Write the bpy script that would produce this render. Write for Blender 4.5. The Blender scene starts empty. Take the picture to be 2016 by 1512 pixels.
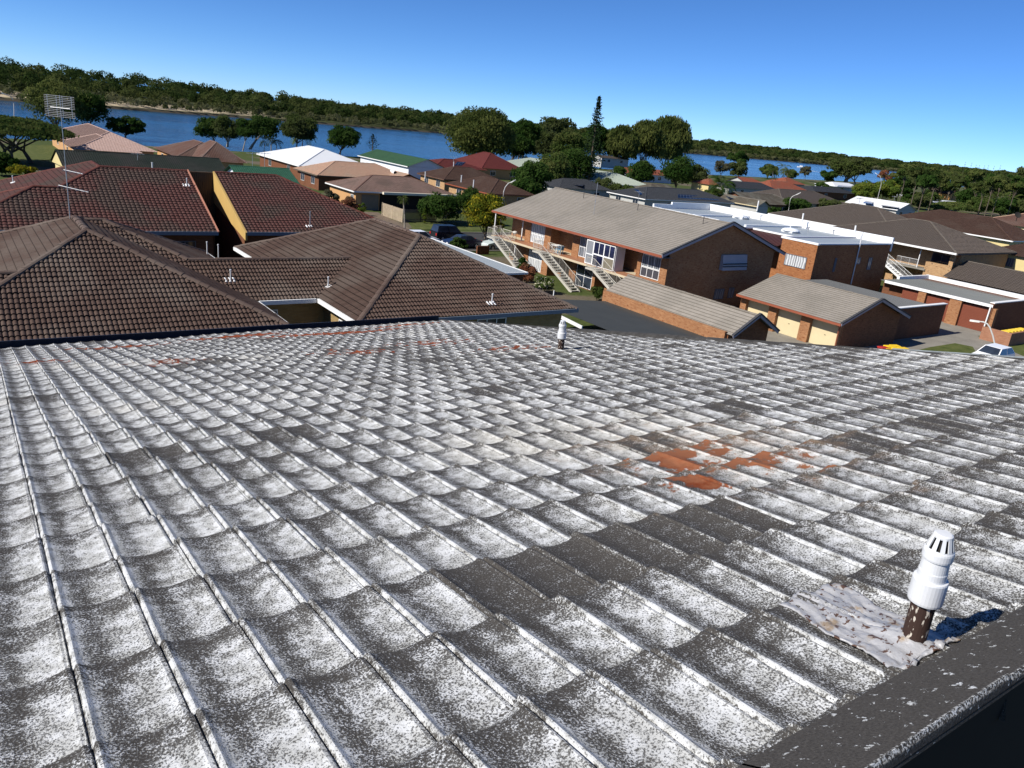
import bpy, bmesh, math, random
import numpy as np
from mathutils import Vector, Matrix
R = math.radians
SC = bpy.context.scene
COL = SC.collection
random.seed(7); RNG = np.random.default_rng(7)

# ------------------------------------------------------------------ camera
H = 14.5                     # eye height over the street
FPX, PITCH, ROLL, YAW = 1514.0, R(18.65), R(6.2), R(37.1)   # focal length in photo pixels (2016 wide)
_c, _s = math.cos(YAW), math.sin(YAW)
def _w(v): return np.array([_c*v[0]+_s*v[1], -_s*v[0]+_c*v[1], v[2]])
_fw = np.array([0, math.cos(PITCH), -math.sin(PITCH)])
_r0 = np.array([1., 0, 0]); _u0 = np.cross(_r0, _fw)
CR, CU, CF = _w(math.cos(ROLL)*_r0+math.sin(ROLL)*_u0), _w(-math.sin(ROLL)*_r0+math.cos(ROLL)*_u0), _w(_fw)
EYE = np.array([0, 0, H])
cam = bpy.data.cameras.new('camera'); camo = bpy.data.objects.new('camera', cam); COL.objects.link(camo)
camo.matrix_world = Matrix(((CR[0], CU[0], -CF[0], 0), (CR[1], CU[1], -CF[1], 0), (CR[2], CU[2], -CF[2], H), (0, 0, 0, 1)))
cam.sensor_width = 36; cam.lens = 36*FPX/2016; cam.clip_start = .05; cam.clip_end = 20000
SC.camera = camo

# ------------------------------------------------------------------ sky, sun, exposure
SUN_EL, SUN_AZ = R(39.5), R(172)          # azimuth from +X towards +Y
sd = Vector((math.cos(SUN_EL)*math.cos(SUN_AZ), math.cos(SUN_EL)*math.sin(SUN_AZ), math.sin(SUN_EL)))
W = bpy.data.worlds.new('World'); SC.world = W; W.use_nodes = True
nt = W.node_tree
for n in list(nt.nodes): nt.nodes.remove(n)
sky = nt.nodes.new('ShaderNodeTexSky'); sky.sky_type = 'NISHITA'; sky.sun_disc = False
sky.sun_elevation = SUN_EL; sky.sun_rotation = math.atan2(sd.x, sd.y)
sky.altitude = 0; sky.air_density = .47; sky.dust_density = 0.; sky.ozone_density = 10.
hs = nt.nodes.new('ShaderNodeHueSaturation'); hs.inputs['Saturation'].default_value = 1.05
bg = nt.nodes.new('ShaderNodeBackground'); bg.inputs[1].default_value = .105
wo = nt.nodes.new('ShaderNodeOutputWorld')
nt.links.new(sky.outputs[0], hs.inputs['Color']); nt.links.new(hs.outputs[0], bg.inputs[0]); nt.links.new(bg.outputs[0], wo.inputs[0])
sl = bpy.data.lights.new('sun', 'SUN'); sl.energy = 5.0; sl.angle = R(.5); sl.color = (1, .95, .87)
so = bpy.data.objects.new('sun', sl); COL.objects.link(so); so.location = (-40, 0, 60)
so.rotation_euler = sd.to_track_quat('Z', 'Y').to_euler()
vs = SC.view_settings; vs.view_transform = 'Standard'; vs.look = 'None'; vs.exposure = .45; vs.gamma = 1; vs.use_curve_mapping = False
SC.cycles.max_bounces = 6; SC.cycles.diffuse_bounces = 2; SC.cycles.transparent_max_bounces = 8

# ------------------------------------------------------------------ pixel -> place
def ray(x, y):
    d = (x-1008)/FPX*CR+(756-y)/FPX*CU+CF
    return d
def at(x, y, z=0.):
    d = ray(x, y); return Vector(EYE+d*((z-H)/d[2]))
def on_x(x, y, X):
    d = ray(x, y); return Vector(EYE+d*(X/d[0]))
def on_y(x, y, Y):
    d = ray(x, y); return Vector(EYE+d*(Y/d[1]))
def at_range(x, y, D):                       # point at horizontal distance D
    d = ray(x, y); return Vector(EYE+d*(D/math.hypot(d[0], d[1])))

# ------------------------------------------------------------------ objects
OFF = {}
def thing(name, label, cat, loc=(0, 0, 0), group=None, rz=0):
    o = bpy.data.objects.new(name, None); COL.objects.link(o); o.location = loc; o.empty_display_size = .2
    o.rotation_euler.z = rz
    o['label'] = label; o['category'] = cat
    if group: o['group'] = group
    OFF[o.name] = Vector(loc)
    return o
def tag(o, label=None, cat=None, group=None, kind=None):
    if label: o['label'] = label
    if cat: o['category'] = cat
    if group: o['group'] = group
    if kind: o['kind'] = kind
    return o
def link_mesh(name, me, mat, parent=None, smooth=False):
    o = bpy.data.objects.new(name, me); COL.objects.link(o)
    if mat:
        for m in (mat if isinstance(mat, (list, tuple)) else [mat]): me.materials.append(m)
    if parent is not None:
        o.parent = parent; OFF[o.name] = OFF[parent.name]
        me.transform(Matrix.Translation(-OFF[parent.name]))
    if smooth: me.shade_smooth()
    return o
def copy_tree(o, parent=None):
    c = o.copy(); COL.objects.link(c); OFF[c.name] = OFF.get(o.name, Vector())
    if parent is not None: c.parent = parent
    for ch in o.children: copy_tree(ch, c)
    return c

class MB:                                    # collects shapes in world coordinates -> ONE mesh
    def __init__(s): s.v = []; s.f = []; s.uv = []; s.mi = []; s.cur = 0
    def poly(s, pts, uv=None):
        pts = [Vector(p) for p in pts]; k = len(s.v); s.v += pts; s.f.append(list(range(k, k+len(pts)))); s.mi.append(s.cur)
        if uv is None:
            n = Vector()
            for i in range(len(pts)): n += (pts[i]-pts[0]).cross(pts[(i+1) % len(pts)]-pts[0])
            n = n.normalized() if n.length > 1e-12 else Vector((0, 0, 1))
            if abs(n.z) > .7: uv = [(p.x, p.y) for p in pts]
            else:
                t = Vector((-n.y, n.x, 0)).normalized(); uv = [(p.dot(t), p.z) for p in pts]
        s.uv.append(uv)
    def hexa(s, b, t):                       # bottom ring, top ring (ccw from above)
        n = len(b)
        s.poly(list(reversed(b))); s.poly(t)
        for i in range(n): j = (i+1) % n; s.poly([b[i], b[j], t[j], t[i]])
    def box(s, x0, x1, y0, y1, z0, z1):
        if x1 < x0: x0, x1 = x1, x0
        if y1 < y0: y0, y1 = y1, y0
        s.hexa([(x0, y0, z0), (x1, y0, z0), (x1, y1, z0), (x0, y1, z0)], [(x0, y0, z1), (x1, y0, z1), (x1, y1, z1), (x0, y1, z1)])
    def bar(s, p, q, w, h, up=(0, 0, 1)):    # box beam from p to q
        p, q = Vector(p), Vector(q); d = (q-p).normalized(); up = Vector(up)
        side = d.cross(up)
        if side.length < 1e-4: side = d.cross(Vector((1, 0, 0)))
        side.normalize(); u = side.cross(d).normalized(); a = side*w/2; b = u*h/2
        s.hexa([p-a-b, p+a-b, q+a-b, q-a-b], [p-a+b, p+a+b, q+a+b, q-a+b])
    def tube(s, path, r, n=8, cap=True):
        path = [Vector(p) for p in path]; rr = r if isinstance(r, (list, tuple)) else [r]*len(path); rings = []
        for i, p in enumerate(path):
            d = (path[min(i+1, len(path)-1)]-path[max(i-1, 0)]).normalized()
            a = d.cross(Vector((0, 0, 1)))
            if a.length < 1e-3: a = Vector((1, 0, 0))
            a.normalize(); b = d.cross(a).normalized()
            rings.append([p+(a*math.cos(2*math.pi*k/n)+b*math.sin(2*math.pi*k/n))*rr[i] for k in range(n)])
        for i in range(len(rings)-1):
            for k in range(n):
                j = (k+1) % n; s.poly([rings[i][k], rings[i][j], rings[i+1][j], rings[i+1][k]])
        if cap: s.poly(list(reversed(rings[0]))); s.poly(rings[-1])
    def lathe(s, base, prof, n=20, axis=(0, 0, 1)):
        base = Vector(base); ax = Vector(axis).normalized(); a = ax.cross(Vector((0, 1, 0))).normalized(); b = ax.cross(a)
        rings = [[base+ax*z+(a*math.cos(2*math.pi*k/n)+b*math.sin(2*math.pi*k/n))*r for k in range(n)] for r, z in prof]
        for i in range(len(rings)-1):
            for k in range(n):
                j = (k+1) % n; s.poly([rings[i][k], rings[i][j], rings[i+1][j], rings[i+1][k]])
    def build(s, name, mat, parent=None, smooth=False, merge=False):
        me = bpy.data.meshes.new(name); me.from_pydata(s.v, [], s.f)
        l = me.uv_layers.new(name='UVMap'); l.data.foreach_set('uv', [c for f in s.uv for p in f for c in p])
        me.polygons.foreach_set('material_index', s.mi)
        if merge:
            bm = bmesh.new(); bm.from_mesh(me); bmesh.ops.remove_doubles(bm, verts=bm.verts, dist=1e-5)
            bmesh.ops.recalc_face_normals(bm, faces=bm.faces); bm.to_mesh(me); bm.free()
        return link_mesh(name, me, mat, parent, smooth)

# ------------------------------------------------------------------ materials
class NT:
    def __init__(s, name):
        s.m = bpy.data.materials.new(name); s.m.use_nodes = True; s.t = s.m.node_tree
        s.b = s.t.nodes['Principled BSDF']; s.out = s.t.nodes['Material Output']
    def n(s, typ, **kw):
        o = s.t.nodes.new('ShaderNode'+typ)
        for k, v in kw.items():
            if k in ('operation', 'blend_type', 'data_type', 'noise_dimensions', 'feature', 'wave_type', 'bands_direction', 'attribute_name', 'clamp', 'use_clamp', 'interpolation_type', 'distance', 'invert', 'uv_map'):
                setattr(o, k, v)
            else: s.set(o, k, v)
        return o
    def set(s, o, k, v):
        i = o.inputs[int(k[1:])] if (k[0] == 'i' and k[1:].isdigit()) else o.inputs[k.replace('_', ' ')]
        if isinstance(v, bpy.types.NodeSocket): s.t.links.new(v, i)
        else: i.default_value = v
    def math(s, op, a, b=0., c=0., clamp=False):
        o = s.n('Math', operation=op, i0=a, i1=b, i2=c); o.use_clamp = clamp; return o.outputs[0]
    def mix(s, f, a, b, bt='MIX'):
        o = s.t.nodes.new('ShaderNodeMix'); o.data_type = 'RGBA'; o.blend_type = bt
        for k, v in ((0, f), (6, a), (7, b)):
            if isinstance(v, bpy.types.NodeSocket): s.t.links.new(v, o.inputs[k])
            else: o.inputs[k].default_value = (*v, 1) if isinstance(v, tuple) and len(v) == 3 else v
        return o.outputs[2]
    def noise(s, vec, scale, detail=2., rough=.5):
        o = s.n('TexNoise', Scale=scale, Detail=detail, Roughness=rough)
        if vec is not None: s.t.links.new(vec, o.inputs['Vector'])
        return o.outputs[0]
    def smooth(s, x, a, b, lo=0., hi=1.):
        o = s.n('MapRange', interpolation_type='SMOOTHSTEP', i0=x, i1=a, i2=b, i3=lo, i4=hi); return o.outputs[0]
    def lin(s, x, a, b, lo=0., hi=1.):
        o = s.n('MapRange', i0=x, i1=a, i2=b, i3=lo, i4=hi); return o.outputs[0]
    def ramp(s, x, stops):
        o = s.n('ValToRGB', i0=x); e = o.color_ramp.elements
        while len(e) > 1: e.remove(e[0])
        e[0].position = stops[0][0]; e[0].color = (*stops[0][1], 1) if isinstance(stops[0][1], tuple) else (stops[0][1],)*3+(1,)
        for p, c in stops[1:]:
            k = e.new(p); k.color = (*c, 1) if isinstance(c, tuple) else (c,)*3+(1,)
        return o.outputs[0]
    def bump(s, h, dist=.01, strength=1.):
        o = s.n('Bump', Height=h, Distance=dist, Strength=strength); s.t.links.new(o.outputs[0], s.b.inputs['Normal'])
    def uv(s): return s.n('UVMap', uv_map='UVMap').outputs[0]
    def obj(s): return s.n('NewGeometry').outputs['Position']
    def sep(s, v):
        o = s.n('SeparateXYZ', i0=v); return o.outputs
    def base(s, c, rough=.8, spec=.3, metal=0.):
        if isinstance(c, bpy.types.NodeSocket): s.t.links.new(c, s.b.inputs['Base Color'])
        else: s.b.inputs['Base Color'].default_value = (*c, 1)
        if isinstance(rough, bpy.types.NodeSocket): s.t.links.new(rough, s.b.inputs['Roughness'])
        else: s.b.inputs['Roughness'].default_value = rough
        s.b.inputs['Specular IOR Level'].default_value = spec; s.b.inputs['Metallic'].default_value = metal
        return s.m
def sc3(c, k): return tuple(x*k for x in c)

def m_plain(name, c, rough=.7, var=.12, scale=1.5, spec=.3, metal=0., bump=0.):
    k = NT(name); p = k.obj(); n = k.noise(p, scale, 4.); n2 = k.noise(p, scale*9, 2.)
    f = k.math('ADD', k.math('MULTIPLY', n, .65), k.math('MULTIPLY', n2, .35))
    col = k.mix(k.lin(f, .3, .7), sc3(c, 1-var), sc3(c, 1+var))
    if bump: k.bump(n2, bump)
    return k.base(col, rough, spec, metal)
def m_tile(name, c1, c2, c3=None, moss=.3, rough=.8, bumpy=False, side=.8, lap_shade=.8, lum=.7):
    # per-tile tone from the tile grid (UV in tiles), lichen and grime in soft patches
    c1, c2 = sc3(c1, lum), sc3(c2, lum); c3 = c3 and sc3(c3, lum)
    k = NT(name); uv = k.uv(); fl = k.n('VectorMath', operation='FLOOR', i0=uv).outputs[0]
    wn = k.n('TexWhiteNoise', noise_dimensions='2D', i0=fl); r = wn.outputs['Value']
    p = k.obj(); big = k.noise(p, .35, 4.); fine = k.noise(p, 14., 3.)
    col = k.mix(k.math('ADD', k.math('MULTIPLY', r, .6), k.math('MULTIPLY', fine, .4)), c1, c2)
    if c3: col = k.mix(k.math('MULTIPLY', k.smooth(k.math('ADD', big, k.math('MULTIPLY', fine, .35)), .62, .85), moss*2, clamp=True), col, c3)
    col = k.mix(k.lin(fine, .35, .75, 0., .35), col, sc3(c1, .55))
    x = k.sep(uv); fu = k.math('FRACT', x[0]); fv = k.math('FRACT', x[1])      # shade under the tile laps painted as dark lines, plus dark side joints
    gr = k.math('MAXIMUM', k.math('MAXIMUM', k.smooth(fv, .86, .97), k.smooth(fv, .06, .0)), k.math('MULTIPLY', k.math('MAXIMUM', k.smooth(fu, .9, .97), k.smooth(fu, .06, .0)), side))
    col = k.mix(k.math('MULTIPLY', gr, lap_shade), col, sc3(c1, .22))
    if bumpy:
        k.bump(k.math('ADD', k.math('MULTIPLY', k.math('SUBTRACT', 1., fv), .6), k.math('MULTIPLY', k.math('PINGPONG', fu, .5), .8)), .05)
    else: k.bump(fine, .004)
    return k.base(col, rough, .25)
def m_brick(name, c1, c2, mortar=(.33, .27, .2), dark=None, scale=1.):
    k = NT(name); uv = k.uv()
    b = k.n('TexBrick', Vector=uv, Scale=1.0, Mortar_Size=.006, Mortar_Smooth=.3, Bias=0., Brick_Width=.24*scale, Row_Height=.086*scale)
    b.inputs['Color1'].default_value = (*c1, 1); b.inputs['Color2'].default_value = (*c2, 1); b.inputs['Mortar'].default_value = (*mortar, 1)
    n = k.noise(k.obj(), 1.3, 4.)
    col = k.mix(k.lin(n, .3, .7, 0., .35), b.outputs[0], sc3(c1, .7))
    if dark:
        mp = k.n('Mapping', i0=uv); mp.inputs['Scale'].default_value = (2.1, 5.8, 1)
        col = k.mix(k.smooth(k.noise(mp.outputs[0], 1.6, 2.), .6, .68), col, dark)
    k.bump(b.outputs[1], -.006)
    return k.base(col, .9, .2)
def m_leaf(name, c1, c2, c3=None, trans=.42, spots=None):
    k = NT(name); rnd = k.n('NewGeometry').outputs['Random Per Island']
    tint = k.n('Attribute', attribute_name='tint').outputs['Fac']
    col = k.mix(rnd, c1, c2)
    if c3: col = k.mix(k.smooth(tint, .35, .8), col, c3)
    if spots: col = k.mix(k.math('GREATER_THAN', rnd, 1-spots[1]), col, spots[0])
    d = k.n('BsdfDiffuse', Color=col, Roughness=.6); t = k.n('BsdfTranslucent', Color=col)
    m2 = k.n('MixShader', i0=trans, i1=d.outputs[0], i2=t.outputs[0])
    k.t.links.new(m2.outputs[0], k.out.inputs[0]); return k.m
def m_glass(name, c=(.015, .02, .03), rough=.06):
    k = NT(name); return k.base(k.mix(k.lin(k.noise(k.obj(), .8, 2.), .3, .7), c, sc3(c, 2.2)), rough, .6)
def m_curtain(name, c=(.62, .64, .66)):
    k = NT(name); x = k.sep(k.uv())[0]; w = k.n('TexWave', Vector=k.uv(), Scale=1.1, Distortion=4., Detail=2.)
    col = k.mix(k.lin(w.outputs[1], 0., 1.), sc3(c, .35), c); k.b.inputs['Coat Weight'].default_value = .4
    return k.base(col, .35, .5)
def m_metal_roof(name, c, rough=.45, var=.1):
    c = sc3(c, .75); k = NT(name); p = k.obj(); n = k.noise(p, .5, 4.); n2 = k.noise(p, 6., 3.)
    return k.base(k.mix(k.lin(k.math('ADD', k.math('MULTIPLY', n, .6), k.math('MULTIPLY', n2, .4)), .3, .7), sc3(c, 1-var), sc3(c, 1+var)), rough, .4)
def m_solar():
    k = NT('solar_glass'); x = k.sep(k.uv()); a = k.math('FRACT', k.math('MULTIPLY', x[0], 1/.99)); b = k.math('FRACT', k.math('MULTIPLY', x[1], 1/1.6))
    fr = k.math('MAXIMUM', k.math('GREATER_THAN', k.math('PINGPONG', k.math('ADD', a, .5), .5), .475), k.math('GREATER_THAN', k.math('PINGPONG', k.math('ADD', b, .5), .5), .485))
    return k.base(k.mix(fr, (.006, .01, .022), (.22, .24, .27)), .12, .5)

WHITE = m_plain('white_paint', (.72, .72, .71), .5, .05); CREAM = m_plain('cream_paint', (.56, .47, .29), .6, .06)
FASC_GREY = m_plain('grey_fascia', (.12, .125, .15), .5, .1); FASC_RED = m_plain('terracotta_gutter', (.25, .075, .04), .5, .12)
FASC_BLUE = m_plain('slate_gutter', (.16, .19, .23), .4, .1); NAVY = m_plain('dark_gutter', (.022, .027, .04), .45, .1)
DARK = m_plain('dark_interior', (.02, .018, .016), .9, .3); STEEL = m_plain('galvanised_steel', (.42, .43, .44), .4, .12, 8., .5, .6)
PVC = m_plain('white_pvc', (.6, .61, .62), .3, .03, 20., .5)
CONC = m_plain('concrete', (.21, .195, .165), .9, .2, .8); ASPH = m_plain('asphalt', (.042, .042, .043), .9, .2, 1.)
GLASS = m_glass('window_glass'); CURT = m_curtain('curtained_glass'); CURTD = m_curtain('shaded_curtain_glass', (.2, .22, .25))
SOLAR = m_solar(); SOFF = m_plain('soffit_paint', (.45, .43, .4), .7, .05)
BRICK = m_brick('orange_brick', (.27, .118, .052), (.36, .18, .086), (.29, .22, .145), (.17, .06, .024))
BRICK_SHADE = m_brick('shaded_orange_brick', (.18, .072, .032), (.25, .105, .048), (.14, .1, .065), (.1, .04, .02))  # orange brick darkened in its colour for the shade on gable walls
BRICK_Y = m_brick('yellow_brick', (.28, .19, .08), (.34, .24, .11), (.25, .2, .12))
BRICK_M = m_brick('mottled_brick', (.4, .24, .12), (.46, .3, .16), (.33, .25, .17), (.09, .05, .035))
BRICK_R = m_brick('red_brown_brick', (.14, .055, .028), (.19, .08, .04), (.11, .075, .05))
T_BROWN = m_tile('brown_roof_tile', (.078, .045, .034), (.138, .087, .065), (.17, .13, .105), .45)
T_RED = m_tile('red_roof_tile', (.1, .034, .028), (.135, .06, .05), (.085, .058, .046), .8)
T_GREY = m_tile('grey_roof_tile', (.245, .22, .188), (.3, .27, .232), (.22, .2, .17), .4, side=.1, lap_shade=.5, lum=1.)
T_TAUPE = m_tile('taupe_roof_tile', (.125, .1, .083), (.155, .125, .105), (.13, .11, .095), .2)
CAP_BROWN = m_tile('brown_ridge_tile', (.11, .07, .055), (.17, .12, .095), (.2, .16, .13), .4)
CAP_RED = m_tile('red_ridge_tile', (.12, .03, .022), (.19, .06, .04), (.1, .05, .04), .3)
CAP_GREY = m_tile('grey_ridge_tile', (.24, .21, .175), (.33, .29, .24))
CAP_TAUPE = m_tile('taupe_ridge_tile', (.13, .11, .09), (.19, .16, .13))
BARK = m_plain('bark', (.1, .08, .06), .9, .3, 3.); BARK_P = m_plain('pale_bark', (.26, .23, .19), .9, .25, 3.)
# ------------------------------------------------------------------ roofs
PROF = {'roll': ((0, 0), (.07, .006), (.2, .034), (.4, .046), (.62, .042), (.82, .022), (.93, .003)),
        'low': ((0, 0), (.3, .035), (.6, .035)), 'wave': ((0, .03), (.25, .01), (.5, 0), (.75, .01))}
def tile_arrays(poly, kind='roll', w=.3, g=.33, step=.028):
    P = np.array([list(p) for p in poly], float); n = np.zeros(3)
    for i in range(len(P)): n += np.cross(P[i]-P[0], P[(i+1) % len(P)]-P[0])
    n /= np.linalg.norm(n)
    if n[2] < 0: n = -n; P = P[::-1]
    up = np.array([0, 0, 1.])-n*n[2]
    v = up/np.linalg.norm(up) if np.linalg.norm(up) > .02 else np.array([0, 1., 0])
    u = np.cross(v, n); U = P@u; V = P@v; umin, umax, vmin, vmax = U.min(), U.max(), V.min(), V.max(); d0 = P[0]@n
    if kind == 'smooth':
        return [tuple(p) for p in P], [list(range(len(P)))], [[(a, b-vmin) for a, b in zip(U, V)]]
    if kind == 'corr' or kind == 'rib':
        k0, k1 = int(umin/w)-2, int(umax/w)+2
        pr = ((0, 0), (.25, .5), (.5, 1), (.75, .5)) if kind == 'corr' else ((0, 0), (.78, 0), (.82, 1), (.96, 1))
        ul = np.array([(k+t)*w for k in range(k0, k1) for t, h in pr]); uh = np.array([h*step for k in range(k0, k1) for t, h in pr])
        vl = np.array([vmin-.01, vmax+.01]); vh = np.zeros(2)
    else:
        if kind == 'flat': ul = np.array([umin-.1, umax+.1]); uh = np.zeros(2)
        else:
            k0, k1 = int(math.floor(umin/w))-1, int(math.ceil(umax/w))+1
            ul = np.array([(k+t)*w for k in range(k0, k1+1) for t, h in PROF[kind]]); uh = np.array([h for k in range(k0, k1+1) for t, h in PROF[kind]])
        nc = int((vmax-vmin)/g)+2
        vl = np.array([vmin+k*g+e for k in range(nc) for e in (0, g-.004)]); vh = np.array([h for k in range(nc) for h in (step, 0)])
    nu, nv = len(ul), len(vl)
    hh = uh[None, :]+vh[:, None]
    if kind in PROF:                                   # uneven bedding of each tile and a slight sag of the battens
        rg_ = np.random.default_rng(int(abs(umin*7+vmin*13))); nt_ = 2 if w < .25 else 1
        ci = np.floor(ul/(w*nt_)+.001).astype(int); ci -= ci.min(); ri = np.arange(len(vl))//2
        hh = hh+rg_.normal(0, .0045, (ri.max()+1, ci.max()+1))[ri][:, ci]+.018*np.sin(ul*.7+1)[None, :]*np.sin(vl*.9)[:, None]
    else: hh = hh+.010*np.sin(ul*.9)[None, :]*np.ones(len(vl))[:, None] if kind == 'flat' else hh
    pts = ul[None, :, None]*u+vl[:, None, None]*v+(d0+hh[:, :, None])*n
    idx = np.arange(nu*nv).reshape(nv, nu)
    fc = np.stack([idx[:-1, :-1], idx[:-1, 1:], idx[1:, 1:], idx[1:, :-1]], -1).reshape(-1, 4)
    bm = bmesh.new(); me = bpy.data.meshes.new('t'); me.from_pydata(pts.reshape(-1, 3).tolist(), [], fc.tolist()); bm.from_mesh(me); bpy.data.meshes.remove(me)
    c = P.mean(0)
    for i in range(len(P)):
        a, b = P[i], P[(i+1) % len(P)]; e = b-a
        if np.linalg.norm(e) < 1e-6: continue
        o = np.cross(e, n); o /= np.linalg.norm(o)
        if o@(c-a) > 0: o = -o
        bmesh.ops.bisect_plane(bm, geom=bm.verts[:]+bm.edges[:]+bm.faces[:], plane_co=Vector(a), plane_no=Vector(o), clear_outer=True)
    bm.verts.ensure_lookup_table(); bm.verts.index_update()
    vs_ = [tuple(x.co) for x in bm.verts]; fs = [[x.index for x in f.verts] for f in bm.faces]
    A = np.array(vs_) if vs_ else np.zeros((0, 3)); uu = A@u/w; vv = (A@v-vmin)/g
    bm.free()
    return vs_, fs, [[(uu[i], vv[i]) for i in f] for f in fs]
def roof_mesh(name, planes, mat, parent, kind='roll', w=.3, g=.33, step=.028):
    V, F, UV = [], [], []
    for p in planes:
        v, f, uv = tile_arrays(p, kind, w, g, step); k = len(V); V += v; F += [[i+k for i in x] for x in f]; UV += uv
    me = bpy.data.meshes.new(name); me.from_pydata(V, [], F); l = me.uv_layers.new(name='UVMap')
    l.data.foreach_set('uv', [c for f in UV for p in f for c in p])
    return link_mesh(name, me, mat, parent)
def cap_line(mb, p, q, r=.14, seg=.42, n=5):
    p, q = Vector(p), Vector(q); L = (q-p).length
    if L < .05: return
    d = (q-p)/L; s = d.cross(Vector((0, 0, 1))).normalized(); u = s.cross(d)
    m = max(1, int(L/seg))
    for i in range(m):
        jj = s*random.uniform(-.012, .012)+u*random.uniform(-.008, .012); a = p+d*(L*i/m)+jj; b = p+d*(L*(i+1)/m)+jj; ra, rb = r*1.06, r*.94
        A = [a+s*math.cos(math.pi*k/n)*ra+u*(math.sin(math.pi*k/n)*ra*.62+.01) for k in range(n+1)]
        B = [b+s*math.cos(math.pi*k/n)*rb+u*(math.sin(math.pi*k/n)*rb*.62+.01) for k in range(n+1)]
        for k in range(n): mb.poly([A[k], A[k+1], B[k+1], B[k]], [(i+.1, .1), (i+.1, .9), (i+.9, .9), (i+.9, .1)])
        mb.poly(A, [(i+.5, .5)]*(n+1)); mb.poly(B[::-1], [(i+.5, .5)]*(n+1))
def caps(lines, mat, parent, r=.14):
    mb = MB()
    for p, q in lines: cap_line(mb, p, q, r)
    return mb.build('ridge_cap', mat, parent)
def gutters(lines, mat, parent, h=.16, w=.12, name='gutter', dz=-.07):
    for p, q in lines:
        mb = MB(); mb.bar(Vector(p)+Vector((0, 0, dz)), Vector(q)+Vector((0, 0, dz)), w, h); mb.build(name, mat, parent)
def hip_planes(x0, x1, y0, y1, ze, zr, axis, e0='hip', e1='hip', i0=None, i1=None, f=None):
    """rectangular roof in a local frame f(s,t,z); axis 'x': ridge along s. returns planes, cap lines, eave lines, gable triangles"""
    f = f or (lambda a, b, z: Vector((a, b, z)))
    g = f if axis == 'x' else (lambda a, b, z: f(b, a, z))
    if axis == 'y': x0, x1, y0, y1 = y0, y1, x0, x1
    m = (y0+y1)/2; hw = (y1-y0)/2
    a = x0+((hw if i0 is None else i0) if e0 == 'hip' else 0); b = x1-((hw if i1 is None else i1) if e1 == 'hip' else 0)
    A, B, C, D = g(x0, y0, ze), g(x1, y0, ze), g(x1, y1, ze), g(x0, y1, ze); Ra, Rb = g(a, m, zr), g(b, m, zr)
    pl = [[A, B, Rb, Ra], [C, D, Ra, Rb]]; cp = [(Ra, Rb)]; ga = []
    if e0 == 'hip': pl.append([D, A, Ra]); cp += [(A, Ra), (D, Ra)]
    else: ga.append([D, A, Ra])
    if e1 == 'hip': pl.append([B, C, Rb]); cp += [(B, Rb), (C, Rb)]
    else: ga.append([B, C, Rb])
    ev = [(A, B), (C, D)]+([(D, A)] if e0 == 'hip' else [])+([(B, C)] if e1 == 'hip' else [])
    return pl, cp, ev, ga, (A, B, C, D, Ra, Rb)
def window(parent, face, pos, a0, a1, z0, z1, pane=None, frame=None, mull=1, rail=None, out=.03, name='window', t=.05):
    """face '-x','+x','-y','+y' at coordinate pos; a0..a1 along the wall. the frame is the part, the pane its sub-part"""
    frame = frame or WHITE; pane = pane or GLASS; sgn = -1 if face[0] == '-' else 1; mb = MB(); a0, a1 = min(a0, a1), max(a0, a1)
    def bx(m, u0, u1, w0, w1, d0, d1):
        if face[1] == 'x': m.box(pos+sgn*d0, pos+sgn*d1, u0, u1, w0, w1)
        else: m.box(u0, u1, pos+sgn*d0, pos+sgn*d1, w0, w1)
    bx(mb, a0, a1, z0, z0+t, 0, out+.03); bx(mb, a0, a1, z1-t, z1, 0, out+.03); bx(mb, a0, a0+t, z0+t, z1-t, 0, out+.03); bx(mb, a1-t, a1, z0+t, z1-t, 0, out+.03)
    for i in range(1, mull+1):
        u = a0+(a1-a0)*i/(mull+1); bx(mb, u-t/2, u+t/2, z0+t, z1-t, 0, out+.02)
    if rail: bx(mb, a0+t, a1-t, rail-t/2, rail+t/2, 0, out+.015)
    o = mb.build(name, frame, parent); p = MB(); bx(p, a0+t*.6, a1-t*.6, z0+t*.6, z1-t*.6, .002, out); p.build('pane', pane, o)
    return o
def walls_box(x0, x1, y0, y1, z0, z1, mat, parent, name='wall', gables=()):
    mb = MB(); mb.box(x0, x1, y0, y1, z0, z1)
    for g in gables: mb.poly(g)
    return mb.build(name, mat, parent)

# ------------------------------------------------------------------ ground, river, far bank
gm = NT('town_ground'); _p = gm.obj()
_n = gm.noise(_p, .08, 5.); _n2 = gm.noise(_p, 2.2, 4.)
_g = gm.mix(gm.lin(_n2, .3, .7), (.04, .06, .015), (.075, .09, .028)); _e = gm.mix(_n2, (.09, .075, .05), (.15, .125, .09))
GROUND = gm.base(gm.mix(gm.smooth(_n, .52, .6), _g, _e), .95, .1); gm.bump(_n2, .05)
near_bank = [(-900, 120), (-160, 175), (-20, 203), (43, 213), (75, 216), (143, 240), (300, 268), (678, 355), (1000, 430), (1500, 520), (2200, 640), (3500, 900), (6000, 1600)]
mb = MB(); pts = [(x, y, 0) for x, y in near_bank]
for (x0, y0), (x1, y1) in zip(near_bank, near_bank[1:]):
    mb.poly([(x0, -600, 0), (x1, -600, 0), (x1, y1, 0), (x0, y0, 0)])
    mb.poly([(x0, y0, 0), (x1, y1, 0), (x1, y1+2.5, -1.6), (x0, y0+2.5, -1.6)])
tag(mb.build('ground', GROUND), kind='structure')
wm = NT('river_water'); _p = wm.obj()
mp = wm.n('Mapping', i0=_p); mp.inputs['Rotation'].default_value = (0, 0, R(25)); mp.inputs['Scale'].default_value = (.16, .55, 1)
w1 = wm.noise(mp.outputs[0], 1.0, 4., .6); w2 = wm.noise(_p, .012, 3.)
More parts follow.
